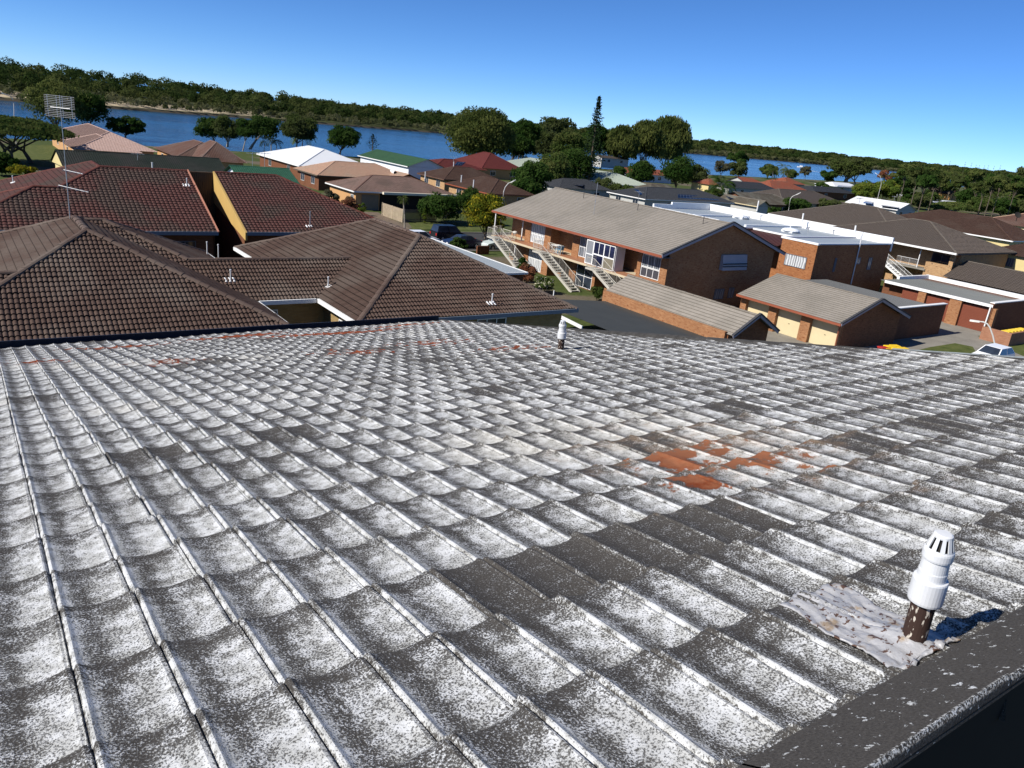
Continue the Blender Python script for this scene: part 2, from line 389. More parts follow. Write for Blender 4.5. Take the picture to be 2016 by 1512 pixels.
wm.bump(wm.math('ADD', w1, wm.math('MULTIPLY', wm.noise(mp.outputs[0], 4., 2.), .3)), .35, .6)
mp2 = wm.n('Mapping', i0=_p); mp2.inputs['Rotation'].default_value = (0, 0, R(20)); mp2.inputs['Scale'].default_value = (.006, .09, 1)
w3 = wm.noise(mp2.outputs[0], 1., 5., .65)
WATER = wm.base(wm.mix(wm.smooth(wm.math('ADD', wm.math('MULTIPLY', w2, .3), wm.math('MULTIPLY', w3, .7)), .38, .62), (.004, .034, .08), (.013, .075, .155)), wm.lin(w2, .3, .7, .12, .22), .35)
mb = MB(); mb.poly([(-9000, 60, -.6), (16000, 60, -.6), (16000, 16000, -.6), (-9000, 16000, -.6)])
tag(mb.build('river', WATER), kind='structure')
far_bank = [(-900, 330), (-400, 380), (-150, 425), (31, 470), (90, 497), (153, 535), (233, 568), (369, 624), (600, 712), (880, 790), (1300, 905), (1900, 985), (2700, 1060), (4200, 1200), (7000, 1500)]
def resample(pl, n):
    p = np.array(pl, float); d = np.r_[0, np.cumsum(np.hypot(*np.diff(p, axis=0).T))]; t = np.linspace(0, 1, n)**1.6*d[-1]
    return np.stack([np.interp(t, d, p[:, 0]), np.interp(t, d, p[:, 1])], -1)
fb = resample(far_bank, 220); tn = np.gradient(fb, axis=0); tn /= np.linalg.norm(tn, axis=1)[:, None]; nn = np.stack([-tn[:, 1], tn[:, 0]], -1)
offs = np.array([-3, 0, 4, 10, 18, 30, 50, 80, 130, 200, 300, 500, 900.])
def hill(s, o):
    x = fb[s, 0]; left = np.clip((500-x)/500, 0, 1)
    return np.interp(o, [-3, 0, 4, 18, 60, 160, 400, 900], [-1.2, -.3, .6, 1.6, 3+2*left, 6.5+4*left, 8+5.5*left, 6])*(1+max(0, math.hypot(fb[s, 0], fb[s, 1])-700)/1400)+1.2*np.sin(x*.021+o*.013)*np.clip(o/90, 0, 1)
V = []; F = []
for s in range(len(fb)):
    for o in offs: q = fb[s]+nn[s]*o; V.append((q[0], q[1], float(hill(s, o))))
m_ = len(offs)
for s in range(len(fb)-1):
    for k in range(m_-1): F.append((s*m_+k, (s+1)*m_+k, (s+1)*m_+k+1, s*m_+k+1))
me = bpy.data.meshes.new('far_bank'); me.from_pydata(V, [], F)
km = NT('far_bank_soil'); _p = km.obj(); _z = km.sep(_p)[2]; _nz = km.noise(_p, .035, 4.)
_veg = km.mix(km.noise(_p, .4, 3.), (.03, .04, .015), (.07, .075, .03))
_sand = km.mix(km.noise(_p, 1.2, 3.), (.38, .31, .2), (.5, .42, .31)); _mud = (.06, .05, .035)
_x = km.sep(_p)[0]
_sm = km.math('MULTIPLY', km.math('MULTIPLY', km.smooth(_z, .5, 1.), km.smooth(km.math('ADD', _z, km.math('MULTIPLY', _nz, 3.)), 4.6, 3.9)), km.smooth(_x, 240., 120.))
FARB = km.base(km.mix(_sm, km.mix(km.smooth(_z, .2, .7), _mud, _veg), _sand), .95, .1)
tag(link_mesh('far_bank', me, FARB, smooth=True), kind='structure')

# ------------------------------------------------------------------ foliage machinery
def quads_mesh(name, C, A, B, mat, parent=None, tint=None):
    """leaf quads: centres C, half axes A and B (n,3)"""
    n = len(C); v = np.stack([C-A, C-B*.8, C+A, C+B*.8], 1).reshape(-1, 3).astype(np.float32)
    me = bpy.data.meshes.new(name); me.vertices.add(4*n); me.loops.add(4*n); me.polygons.add(n)
    me.vertices.foreach_set('co', v.ravel()); me.loops.foreach_set('vertex_index', np.arange(4*n, dtype=np.int32))
    me.polygons.foreach_set('loop_start', np.arange(0, 4*n, 4, dtype=np.int32)); me.polygons.foreach_set('loop_total', np.full(n, 4, np.int32))
    me.update(calc_edges=True)
    a = me.attributes.new('tint', 'FLOAT', 'FACE'); a.data.foreach_set('value', (np.zeros(n) if tint is None else tint).astype(np.float32))
    return link_mesh(name, me, mat, parent)
def rand_dirs(n, rng):
    v = rng.normal(size=(n, 3)); return v/np.linalg.norm(v, axis=1)[:, None]
def leaf_axes(n, size, rng, droop=0., asp=.55, nrm=None):
    a = rand_dirs(n, rng)
    if droop: a = a*(1-droop)+np.array([0, 0, -1.])*droop; a /= np.linalg.norm(a, axis=1)[:, None]
    if nrm is not None:
        k = nrm+rand_dirs(n, rng)*.6; a = a-k*(np.sum(a*k, 1)/np.sum(k*k, 1))[:, None]; a /= np.linalg.norm(a, axis=1)[:, None]+1e-9; b = np.cross(a, k)
    else: b = np.cross(a, rand_dirs(n, rng))
    b /= np.linalg.norm(b, axis=1)[:, None]+1e-9
    s = size*rng.uniform(.6, 1.35, n)[:, None]
    return a*s*(1+.8*droop), b*s*asp
def crown_points(style, w, h, rng, ncl, per, depth=None):
    """leaf positions in a crown of width w and height h whose base is z=0; clumps with gaps between"""
    d = depth or w; P = []; N = []; T = []
    cl = []
    while len(cl) < ncl:
        p = rng.uniform(-1, 1, 3)
        if style == 'umbrella':
            if p[0]**2+p[1]**2 > 1: continue
            top = 1-.55*(p[0]**2+p[1]**2); p[2] = top-abs(rng.normal(0, .12))-.05; q = np.array([p[0]*w/2, p[1]*d/2, h*(.28+.72*p[2])])
        elif style == 'cone':
            z = rng.uniform(0, 1)**1.2; r = (1-z)*rng.uniform(.3, 1); t = rng.uniform(0, 6.283); q = np.array([math.cos(t)*r*w/2, math.sin(t)*r*d/2, h*z])
        else:
            rr = np.linalg.norm(p)
            if rr > 1 or rr < .38: continue
            if p[2] < -.75: continue
            q = np.array([p[0]*w/2*.86, p[1]*d/2*.86, h*(.5+.46*p[2])])
        cl.append(q)
    for q in cl:
        if style == 'umbrella': s = np.array([.17*w, .17*d, .085*h+.05*w*.3])
        elif style == 'cone': s = np.array([.09*w, .09*d, .02*h])*1.4
        else:
            r = rng.uniform(.17, .27)*min(w, h*1.3); s = np.array([r, r, r*.85])
        dv = rand_dirs(per, rng); dv[:, 2] = np.where(dv[:, 2] < -.3, -dv[:, 2], dv[:, 2])
        rad = rng.uniform(.45, 1.0, per)**.6
        P.append(q+dv*s*rad[:, None]); N.append(dv); T.append(np.full(per, rng.uniform(0, 1)))
    return np.concatenate(P), np.concatenate(N), np.concatenate(T), np.array(cl)
def trunk_mesh(base, h, r, tops, rng, mat, parent, lean=(0, 0), fork=.35):
    mb = MB(); b = Vector(base); f = b+Vector((lean[0]*h*fork, lean[1]*h*fork, h*fork))
    mb.tube([b-Vector((0, 0, .2)), b.lerp(f, .5)+Vector((rng.uniform(-.1, .1)*r*4, rng.uniform(-.1, .1)*r*4, 0)), f], [r*1.25, r, r*.85], 7)
    for t in tops:
        t = Vector(t); m = f.lerp(t, .5)+Vector((rng.uniform(-1, 1), rng.uniform(-1, 1), .6))*(t-f).length*.08
        mb.tube([f, m, t], [r*.6, r*.38, r*.12], 5)
    return mb.build('trunk', mat, parent, smooth=True)
def D_of(px, py): p = at(px, py); return math.hypot(p.x, p.y)
def tree(name, label, cat, box, base=None, D=None, style='round', leaf=None, leafm=None, n=2200, ncl=34, bark=None, group=None, droop=0., trunks=1, depth=1., tr=None, bare=.0, seed=None):
    """box: crown outline in photo pixels (x0,y0,x1,y1); base: pixel of the foot of the trunk, or D: distance"""
    rng = np.random.default_rng(seed if seed is not None else abs(hash(label)) % 99991 if False else sum(ord(c)*(i+3) for i, c in enumerate(label)) % 99991)
    x0, y0, x1, y1 = box; cx = (x0+x1)/2
    if base: D = D_of(*base); g = at(*base)
    else: p = at_range(cx, y1, D); g = Vector((p.x, p.y, 0))
    lo, hi = at_range(cx, y1, D), at_range(cx, y0, D); zc = np.dot(np.array(lo)-EYE, CF)
    w = (x1-x0)/FPX*zc; z0 = max(lo.z, .05); h = max(hi.z-z0, .4)
    root = thing(name, label, cat, (g.x, g.y, 0), group)
    c = np.array([lo.x, lo.y, z0])
    n = int(n*(2.1 if droop else 1.6))
    P, N, T, CL = crown_points(style, w, h, rng, ncl, max(8, n//ncl), w*depth)
    s = max(leaf or .1, zc*.0016)
    A, B = leaf_axes(len(P), s, rng, droop, nrm=N if not droop else None)
    quads_mesh('crown', P+c, A, B, leafm, root, T)
    if z0 > .3 or base:
        sel = CL[rng.choice(len(CL), min(len(CL), 6+2*trunks), replace=False)]+c
        mbs = []; r = tr or max(.07, w*.022)
        for k in range(trunks):
            off = rng.uniform(-1, 1, 2)*w*.22 if trunks > 1 else (0, 0)
            tops = [t for j, t in enumerate(sel) if j % trunks == k]
            mbs.append((Vector((g.x+off[0], g.y+off[1], 0)), tops))
        mb = MB()
        for b, tops in mbs:
            hh = max(z0*.8, .3); tgt = Vector((c[0], c[1], 0)); f = b.lerp(tgt, .35); f.z = hh
            mb.tube([b-Vector((0, 0, .2)), b.lerp(f, .5), f], [r*1.25, r, r*.8], 6)
            for t in tops:
                t = Vector(t); m = f.lerp(t, .5)+Vector((0, 0, .06))*(t-f).length; mb.tube([f, m, t], [r*.6, r*.35, r*.1], 5)
        mb.build('trunk', bark or BARK, root, smooth=True)
    return root
L_DARK = m_leaf('dark_leaves', (0.019, 0.043, 0.009), (0.043, 0.086, 0.019), (0.060, 0.101, 0.024))
L_MID = m_leaf('mid_green_leaves', (0.039, 0.068, 0.016), (0.081, 0.117, 0.031), (0.111, 0.130, 0.039))
L_OLIVE = m_leaf('olive_leaves', (0.046, 0.067, 0.018), (0.097, 0.125, 0.036), (0.078, 0.095, 0.035))
L_CAS = m_leaf('sheoak_needles', (0.041, 0.060, 0.014), (0.092, 0.119, 0.034), (0.138, 0.157, 0.045))
L_GREY = m_leaf('grey_green_leaves', (.06, .065, .038), (.11, .11, .07), (.09, .085, .05))
L_LIME = m_leaf('bright_green_leaves', (.06, .1, .015), (.11, .16, .03), (.15, .18, .03))
L_YEL = m_leaf('yellow_green_leaves', (.085, .12, .014), (.15, .165, .02), (.2, .185, .02), spots=((.5, .4, .03), .1))
L_RUST = m_leaf('rusty_leaves', (.16, .06, .035), (.26, .11, .06), (.14, .1, .05))
L_WHITE = m_leaf('white_blossom', (.6, .56, .45), (.8, .78, .7), (.66, .64, .5))
L_PINE = m_leaf('pine_needles', (.014, .026, .012), (.03, .048, .022), trans=.15)
L_FOR = m_leaf('forest_leaves', (0.021, 0.038, 0.010), (0.048, 0.075, 0.021), (0.079, 0.096, 0.030))
L_MAN = m_leaf('mangrove_leaves', (0.063, 0.076, 0.029), (0.115, 0.127, 0.052), (0.149, 0.152, 0.075))

def bank_woods(name, rows, hmin, hmax, per, leaf, mat, dmin, seed):
    rng = np.random.default_rng(seed); Cs = []; As = []; Bs = []; Ts = []
    d = np.r_[0, np.cumsum(np.hypot(*np.diff(fb, axis=0).T))]
    for o in rows:
        s = 0.
        while s < d[-1]:
            x = np.interp(s, d, fb[:, 0]); y = np.interp(s, d, fb[:, 1]); dist = math.hypot(x, y); k = max(1., dist/520)
            i = min(int(np.interp(s, d, np.arange(len(d)))), len(d)-1); oo = o*rng.uniform(.75, 1.3)+rng.uniform(-3, 3)
            q = fb[i]+nn[i]*oo+tn[i]*rng.uniform(-3, 3); q = q+np.array([x, y])-fb[i]
            s += rng.uniform(.8, 1.4)*dmin*k**.8
            ang = math.degrees(math.atan2(q[0], q[1]))
            if ang < 37.1-44 or ang > 37.1+41: continue
            hh = rng.uniform(hmin, hmax)*rng.choice([1, 1, 1, 1.25]); w = hh*rng.uniform(.75, 1.25)*k**.5; z = float(hill(i, oo)); m = int(per*rng.uniform(.8, 1.2))
            dv = rand_dirs(m, rng); dv[:, 2] = np.abs(dv[:, 2])*1.2-.35; lump = 1+.22*np.sin(dv[:, :1]*7+rng.uniform(0, 6))*np.sin(dv[:, 1:2]*6+rng.uniform(0, 6))
            Cs.append(np.array([q[0], q[1], z+hh*.45])+dv*np.array([w/2, w/2, hh*.5])*lump*rng.uniform(.75, 1.02, (m, 1)))
            A, B = leaf_axes(m, leaf*k**.9, rng, nrm=dv); As.append(A); Bs.append(B); Ts.append(np.full(m, rng.uniform(0, 1)))
    o = quads_mesh(name, np.concatenate(Cs), np.concatenate(As), np.concatenate(Bs), mat, None, np.concatenate(Ts))
    return tag(o, kind='stuff')
tag(bank_woods('forest', (24, 34, 46, 60, 78, 100, 125, 155, 190, 230, 280, 340), 7, 11.5, 190, .85, L_FOR, 9.5, 3), 'dense dark bush covering the far river bank', 'forest')
tag(bank_woods('mangroves', (5, 11, 17), 3.2, 6.5, 130, .6, L_MAN, 7., 5), 'grey green mangrove scrub along the far waterline', 'scrub')
# ------------------------------------------------------------------ the lichen-covered roof in front
RA = np.array([0.99981787, -0.01902943, 0.00145261]); RB = np.array([-0.0188704, -0.97434135, 0.22428294]); RN = np.array([0.00285264, 0.22426951, 0.97452299])
RO = np.array([0.11913897, 2.50560856, 13.11388154]); TW, TG = .165, .3323; U0, U1 = -5., 41.4; V0, V1 = -29.0, 6.35
def rp(u, v, h=0.): return Vector(RO+TW*u*RA+TG*v*RB+h*RN)
def roof_uv(px, py):
    d = ray(px, py); p = EYE+d*(((RO-EYE)@RN)/(d@RN))-RO; return (p@RA)/TW, (p@RB)/TG
def lichen(name, mode='tile'):
    k = NT(name); uv = k.uv(); x = k.sep(uv); u, v = x[0], x[1]; fu = k.math('FRACT', u); fv = k.math('FRACT', v)
    p = k.obj()
    fine = k.noise(p, 215., 3., .7); mid = k.noise(p, 26., 3.); big = k.noise(p, .55, 3.)
    stv = k.n('Mapping', i0=uv); stv.inputs['Scale'].default_value = (.5, 1, 1)
    fl = k.n('VectorMath', operation='FLOOR', i0=stv.outputs[0]).outputs[0]; rnd = k.n('TexWhiteNoise', noise_dimensions='2D', i0=fl).outputs['Value']
    if mode == 'tile':
        fvw = k.math('ADD', fv, k.math('MULTIPLY', k.math('SUBTRACT', mid, .5), .35))
        du = k.ramp(k.math('ADD', fu, k.math('MULTIPLY', k.math('SUBTRACT', mid, .5), .1)), [(0, .85), (.045, .5), (.07, 1.15), (.17, .98), (.29, .42), (.43, .34), (.6, .74), (.9, .9), (1, .85)])
        dv = k.smooth(fvw, -.05, .5); dv2 = k.smooth(fvw, 1.12, .82)
        den = k.math('MULTIPLY', k.math('MULTIPLY', du, k.lin(dv, 0, 1, .24, 1.)), k.lin(dv2, 0, 1, .55, 1.))
        den = k.math('ADD', den, k.math('MULTIPLY', k.math('SUBTRACT', big, .5), .75))
        den = k.math('ADD', den, k.math('MULTIPLY', k.math('SUBTRACT', rnd, .5), .2))
        # a run of newer bare tiles
        vb = math.floor(roof_uv(1050, 1125)[1]); ub = round(roof_uv(905, 1165)[0]); ue = round(roof_uv(1480, 1010)[0])
        bx = k.math('MULTIPLY', k.math('MULTIPLY', k.math('GREATER_THAN', u, ub+.02), k.math('LESS_THAN', u, ue+.02)), k.math('MULTIPLY', k.math('GREATER_THAN', v, vb), k.math('LESS_THAN', v, vb+.995)))
        bx2 = k.math('MULTIPLY', k.math('LESS_THAN', rnd, .025), .6)
        den = k.math('SUBTRACT', den, k.math('MULTIPLY', k.math('MAXIMUM', bx, bx2), .8))
        den = k.math('ADD', den, k.lin(u, 1., 22., .0, -.24))
    else:
        den = k.math('ADD', -.1, k.math('MULTIPLY', k.math('SUBTRACT', k.noise(p, 9., 3.), .5), .8))
        edge = k.math('MULTIPLY', k.smooth(k.math('ABSOLUTE', k.math('SUBTRACT', v, .5)), .455, .5), .5)
        den = k.math('ADD', den, edge)
    th = k.lin(den, 0, 1, .6, .40); n = k.math('ADD', k.math('MULTIPLY', fine, .82), k.math('MULTIPLY', mid, .18))
    wht = k.smooth(n, k.math('SUBTRACT', th, .06), k.math('ADD', th, .06))
    if mode == 'cap':
        fk = k.noise(p, 42., 4., .72); wht = k.math('MAXIMUM', k.smooth(fk, .615, .65), k.math('MULTIPLY', k.smooth(k.math('ABSOLUTE', k.math('SUBTRACT', v, .5)), .462, .49), k.smooth(fine, .47, .56)))
    wc = k.mix(k.smooth(mid, .42, .62), (.41, .415, .405), (.53, .54, .545)); wc = k.mix(k.smooth(big, .56, .7, 0., .35), wc, (.47, .44, .37))
    dk = k.mix(k.lin(fine, .3, .7), (.034, .031, .028), (.078, .072, .066))
    if mode == 'tile': dk = k.mix(k.math('MULTIPLY', k.lin(den, .2, .9), .5, clamp=True), dk, (.15, .145, .135))
    col = k.mix(wht, dk, wc)
    if mode == 'tile':
        rn = k.noise(p, 11., 5., .65); rf = k.math('ADD', k.math('MULTIPLY', rn, .8), k.math('MULTIPLY', fine, .2))
        uc, vc = roof_uv(1440, 905); m = None
        def ell(uc, vc, ru, rv, lo, hi):
            a = k.math('DIVIDE', k.math('SUBTRACT', u, uc), ru); b = k.math('DIVIDE', k.math('SUBTRACT', v, vc), rv)
            r = k.math('SQRT', k.math('ADD', k.math('MULTIPLY', a, a), k.math('MULTIPLY', b, b)))
            return k.smooth(k.math('SUBTRACT', k.math('ADD', rf, k.math('MULTIPLY', k.math('SUBTRACT', fv, .45), -.16)), k.math('MULTIPLY', r, .34)), lo, hi)
        u1, v1 = roof_uv(1340, 898); u2, v2 = roof_uv(1425, 880); u3, v3 = roof_uv(1380, 945); u4, v4 = roof_uv(1490, 900)
        m = ell(u1, v1, 2.4, 1.1, .385, .41)
        for q in (ell(u2, v2, 2.4, 1.4, .415, .44), ell(u3, v3, 1.9, .8, .415, .44), ell(u4, v4, 4.2, 2.4, .47, .49)): m = k.math('MAXIMUM', m, q)
        for (a, b, ru, rv, t) in ((660, 655, 9, 1.1, .3), (800, 640, 8, 1.2, .4), (470, 662, 8, 1.3, .36), (240, 680, 9, 1.2, .42), (330, 712, 6, 3, .47), (80, 712, 5, 3, .46), (1010, 685, 9, 2.2, .47), (700, 690, 9, 4, .49), (850, 672, 9, 4, .48)):
            a, b = roof_uv(a, b); m = k.math('MAXIMUM', m, ell(a, b, ru, rv, t, t+.03))
        rust = k.mix(mid, (.14, .03, .009), (.23, .055, .017))
        col = k.mix(m, col, rust)
        halo = ell(u2, v2, 7, 3.6, .3, .5); col = k.mix(k.math('MULTIPLY', halo, .18), col, (.5, .33, .2))
    k.bump(k.math('ADD', k.math('MULTIPLY', fine, .7), k.math('MULTIPLY', wht, .5)), .0025, .9)
    return k.base(col, .92, .15)
LICHEN = lichen('lichen_tiles'); LICHEN_CAP = lichen('lichen_cap', 'cap')
roof_b = thing('weathered_roof_building', 'nearest building, its low roof of grey tiles blotched white with lichen', 'building', tuple(rp(18, -12)))
def tile_h(t, a=1.):
    """cross profile of one roll: scooped pan, a lip, a groove and a rounded rib"""
    c = abs(2*((t-.06) % 1)-1)
    h = -.03+.0155*a*c**1.6
    h += .0045*np.exp(-((t-.105)/.042)**2) - .010*np.exp(-((t-.045)/.018)**2) + .003*np.exp(-((t-.985)/.03)**2)
    return h
Tn = np.array([0, .02, .04, .055, .075, .1, .125, .15, .19, .25, .33, .42, .52, .62, .72, .8, .87, .93, .97]); Tf = Tn[[0, 2, 4, 5, 7, 9, 11, 13, 15, 17]]
Sn = np.array([0, .012, .03, .06, .15, .35, .6, .85, .992]); Sf = np.array([0, .02, .06, .4, .992])
def near_patch(v0, v1, T, S, rng):
    ul = np.array([i+t for i in range(int(U0), int(math.ceil(U1))) for t in T]); ul = np.r_[ul[ul <= U1], U1]
    V, F, UVl = [], [], []
    vl = []; 
    for j in range(v0, v1):
        for s in S: vl.append((j, s))
    vl = [(j, s) for j, s in vl if V0 <= j+s <= V1+.02]
    jit = {}; P = np.zeros((len(vl), len(ul), 3)); UV = np.zeros((len(vl), len(ul), 2))
    cell = np.floor((ul-.001)/2).astype(int)-int(U0/2)+1
    for r, (j, s) in enumerate(vl):
        if j not in jit: jit[j] = (rng.normal(0, .003, 40), rng.normal(0, .024, 40), rng.normal(0, .003, 40))
        a, b, c_ = jit[j]
        nose = .026*(1-s)**1.0 - .012*np.exp(-s/.02)
        h = np.array([tile_h(t, 1-.5*min(max((q-8)/18, 0), 1)) for t, q in zip(ul % 1., ul)])+nose+a[cell]+c_[cell]*(s-.5)
        h += .010*np.sin(ul*.35+j*.21)+.008*np.sin(ul*.13-j*.33+1.7)
        vv = j+s+b[cell]*(1 if s < .9 else 0)
        P[r] = RO+TW*ul[:, None]*RA+TG*np.asarray(vv)[:, None]*RB+h[:, None]*RN
        UV[r, :, 0] = ul; UV[r, :, 1] = j+s
    return P, UV
rng = np.random.default_rng(11)
PS = [near_patch(-9, 7, Tn, Sn, rng), near_patch(-30, -9, Tf, Sf, rng)]
Vv, Ff, Uu = [], [], []
for P, UV in PS:
    nv, nu = P.shape[:2]; k = len(Vv); Vv += P.reshape(-1, 3).tolist(); idx = np.arange(nv*nu).reshape(nv, nu)+k
    f = np.stack([idx[:-1, :-1], idx[:-1, 1:], idx[1:, 1:], idx[1:, :-1]], -1).reshape(-1, 4)[:, ::-1]; Ff += f.tolist()
    uvf = UV.reshape(-1, 2); Uu.append(uvf[(f-k)])
me = bpy.data.meshes.new('roof_tiles'); me.from_pydata(Vv, [], Ff); l = me.uv_layers.new(name='UVMap'); l.data.foreach_set('uv', np.concatenate(Uu).astype(np.float32).ravel())
# keep each tile's own row: faces of the riser between two courses belong to the lower tile
o = link_mesh('roof_tiles', me, LICHEN, roof_b, smooth=True); me.set_sharp_from_angle(angle=R(38))
def roof_uvh(px, py, h):
    d = ray(px, py); p = EYE+d*(((RO-EYE)@RN+h)/(d@RN))-RO; return (p@RA)/TW, (p@RB)/TG
VC = (roof_uvh(1745, 1490, .085)[1]+roof_uvh(2005, 1318, .085)[1])/2; VR = (roof_uvh(1500, 1482, .03)[1]+roof_uvh(2005, 1197, .03)[1])/2
mb = MB()
for i in range(int(U0)-2, 42, 3):                                      # angled ridge tiles, bedded in mortar
    a, b = i+.0, min(i+2.985, U1+.5); h = .006*rng.uniform(-1, 1)
    for (v0, h0, v1, h1, w0, w1) in ((VR-.03, -.025+h, VR, .03+h, -.03, .03), (VR, .03+h, VC, .085+h, .03, 1.), (VC, .085+h, VC+.012, .077+h, 1., .97), (VC+.012, .077+h, VC+.016, .06, .97, .95)):
        mb.poly([rp(a, v0, h0), rp(b, v0, h0), rp(b, v1, h1), rp(a, v1, h1)], [(a/3, w0), (b/3, w0), (b/3, w1), (a/3, w1)])
    mb.poly([rp(b, VR-.03, -.02), rp(b, VC, 0), rp(b, VC, .085+h), rp(b, VR, .03+h)], [(0, .5)]*4)
mb.build('ridge_cap', LICHEN_CAP, roof_b)
mb = MB()
for j in range(-29, 6):
    a, b = rp(U1, j, -.004), rp(U1, j+.985, -.004); s = Vector(RA); n = Vector(RN)
    A = [a-s*.06-n*.03, a-s*.05+n*.005, a-s*.01+n*.02, a+s*.03+n*.012, a+s*.06-n*.02, a+s*.065-n*.2]; B = [p+(b-a)-n*.004 for p in A]
    for k in range(5): mb.poly([A[k], B[k], B[k+1], A[k+1]], [(j, k/5), (j+.98, k/5), (j+.98, (k+1)/5), (j, (k+1)/5)])
    mb.poly(B, [(0, .5)]*6); mb.poly(A[::-1], [(0, .5)]*6)
mb.build('verge_cap', m_plain('dark_verge_tile', (.04, .038, .036), .9, .45, 14., bump=.004), roof_b)
mb = MB()
fl = [rp(U1+.1, -3.4, .022), rp(U1+.4, -3.4, .012), rp(U1+.4, 6, .012), rp(U1+.1, 6, .022)]
mb.hexa([p-Vector((0, 0, .012)) for p in fl], fl); mb.build('verge_flashing', m_plain('pale_flashing', (.2, .225, .24), .5, .25, 5.), roof_b)
mb = MB(); n = Vector(RN)
a, b = rp(U0-3, -29.05, -.035), rp(41.6, -29.05, -.035); out = Vector(RB)*-1
mb.bar(a+out*.10-n*.10, b+out*.10-n*.10, .14, .02); mb.bar(a+out*.165+n*.03, b+out*.165+n*.03, .018, .17); mb.bar(a+out*.02-n*.06, b+out*.02-n*.06, .02, .1)
mb.build('gutter', NAVY, roof_b)
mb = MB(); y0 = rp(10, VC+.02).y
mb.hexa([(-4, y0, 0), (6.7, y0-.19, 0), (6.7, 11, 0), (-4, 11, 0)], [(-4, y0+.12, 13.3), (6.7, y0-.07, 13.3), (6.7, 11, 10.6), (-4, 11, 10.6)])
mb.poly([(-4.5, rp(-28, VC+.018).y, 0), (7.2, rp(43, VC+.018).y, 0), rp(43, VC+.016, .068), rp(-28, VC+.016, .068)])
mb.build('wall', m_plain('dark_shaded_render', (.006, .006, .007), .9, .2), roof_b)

# vent pipes
def vent(u, v, hgt, label, sheet, K=.66):
    b = rp(u, v, -.048); ax = (-.055, .0, 1); root = thing('vent_pipe', label, 'vent pipe', tuple(b), 'white capped vent pipes on the near roof')
    s = hgt/.275; ph = .148*s
    zz = lambda z: ph+(z-ph)*s*.8 if z > ph else z
    def lath(prof, n): m = MB(); m.lathe(b, [(r*K, zz(z)) for r, z in prof], n, ax); return m
    lath([(.0365, -.05), (.0365, ph), (.034, ph)], 24).build('pipe', RUSTPIPE, root, smooth=True)
    lath([(.036, ph-.006), (.050, ph-.005), (.0515, ph), (.0515, ph+.058), (.0495, ph+.062), (.043, ph+.063), (.042, ph+.067), (.042, ph+.085), (.0405, ph+.088), (.0395, ph+.118), (.0435, ph+.121), (.0445, ph+.126), (.0445, ph+.142), (.043, ph+.147), (.0405, ph+.150), (.0395, ph+.153)], 32).build('collar', PVC, root, smooth=True)
    zb, zt = ph+.150, ph+.186; N = 10
    mb = lath([(.0275, zt-.004), (.0285, zt), (.0275, zt+.004), (.022, zt+.0065), (0, zt+.007)], 28)
    for k in range(N):
        t = 2*math.pi*k/N; w = .17
        def q(e, r, z): return b+Vector((math.cos(t+e)*r*K+ax[0]*zz(z), math.sin(t+e)*r*K, zz(z)))
        A = [q(e, .0405, zb) for e in (-w, w)]; B = [q(e, .0282, zt) for e in (w, -w)]; i_ = [q(e, .036, zb) for e in (-w, w)]; j_ = [q(e, .024, zt) for e in (w, -w)]
        mb.poly(A+B); mb.poly([A[0], B[1], j_[1], i_[0]]); mb.poly([A[1], i_[1], j_[0], B[0]]); mb.poly(i_+j_)
    cw = mb.build('cowl', PVC, root); lath([(.03, zb), (.02, zt-.003), (0, zt-.003)], 16).build('throat', DARK, cw)
    # flashing sheet dressed over the tiles
    G = []; rg = np.random.default_rng(3); cs = sheet; nu, nv = 46, 40
    for jj in range(nv):
        for ii in range(nu):
            a, c = ii/(nu-1), jj/(nv-1); uu, vv = [(cs[0][q_]*(1-a)+cs[1][q_]*a)*(1-c)+(cs[3][q_]*(1-a)+cs[2][q_]*a)*c for q_ in (0, 1)]; uu += .05*math.sin(c*11); vv += .02*math.sin(a*13)
            h = -.016+float(tile_h(uu % 1))*.6+.016*(1-(vv % 1))+.011
            h += .0022*math.sin(a*31+math.sin(c*4)*2)*(.4+.6*math.sin(c*9+a*2)**2)+.0022*math.sin(c*5+a*40)*max(0, math.sin(c*21))+rg.normal(0, .0011)
            r = math.hypot((uu-u)*TW, (vv-v)*TG); h += .018*math.exp(-(r/.045)**2)
            G.append(rp(uu, vv, h))
    mb = MB(); mb.v = G
    for jj in range(nv-1):
        for ii in range(nu-1):
            k = jj*nu+ii; mb.f.append([k, k+nu, k+nu+1, k+1][::-1]); mb.mi.append(0); mb.uv.append([(ii/nu, jj/nv)]*4)
    o = mb.build('flashing', LEAD, root, smooth=True); sm = o.modifiers.new('thickness', 'SOLIDIFY'); sm.thickness = .004; sm.offset = -1
    return root
_k = NT('rusted_pipe'); _p = _k.obj(); _m = _k.n('Mapping', i0=_p); _m.inputs['Scale'].default_value = (1, 1, .4)
RUSTPIPE = _k.base(_k.mix(_k.smooth(_k.noise(_m.outputs[0], 110., 3.), .57, .63), (.035, .018, .013), (.5, .45, .38)), .8, .3)
_k = NT('lead_sheet'); _p = _k.obj(); _n1 = _k.noise(_p, 16., 4.); _n2 = _k.noise(_p, 55., 3.)
_c1 = _k.mix(_k.smooth(_n1, .56, .66), (.36, .36, .37), (.27, .21, .15)); _c1 = _k.mix(_k.smooth(_n2, .59, .64), _c1, (.09, .05, .035)); _k.bump(_n2, .004)
LEAD = _k.base(_c1, .5, .4, .15)
u_, v_ = roof_uv(1790, 1250)
vent(u_, v_, .278, 'white capped vent pipe on a crumpled metal flashing beside the ridge', [roof_uv(*c) for c in ((1532, 1186), (1642, 1146), (1894, 1253), (1782, 1313))])
u_, v_ = roof_uv(1103, 688)
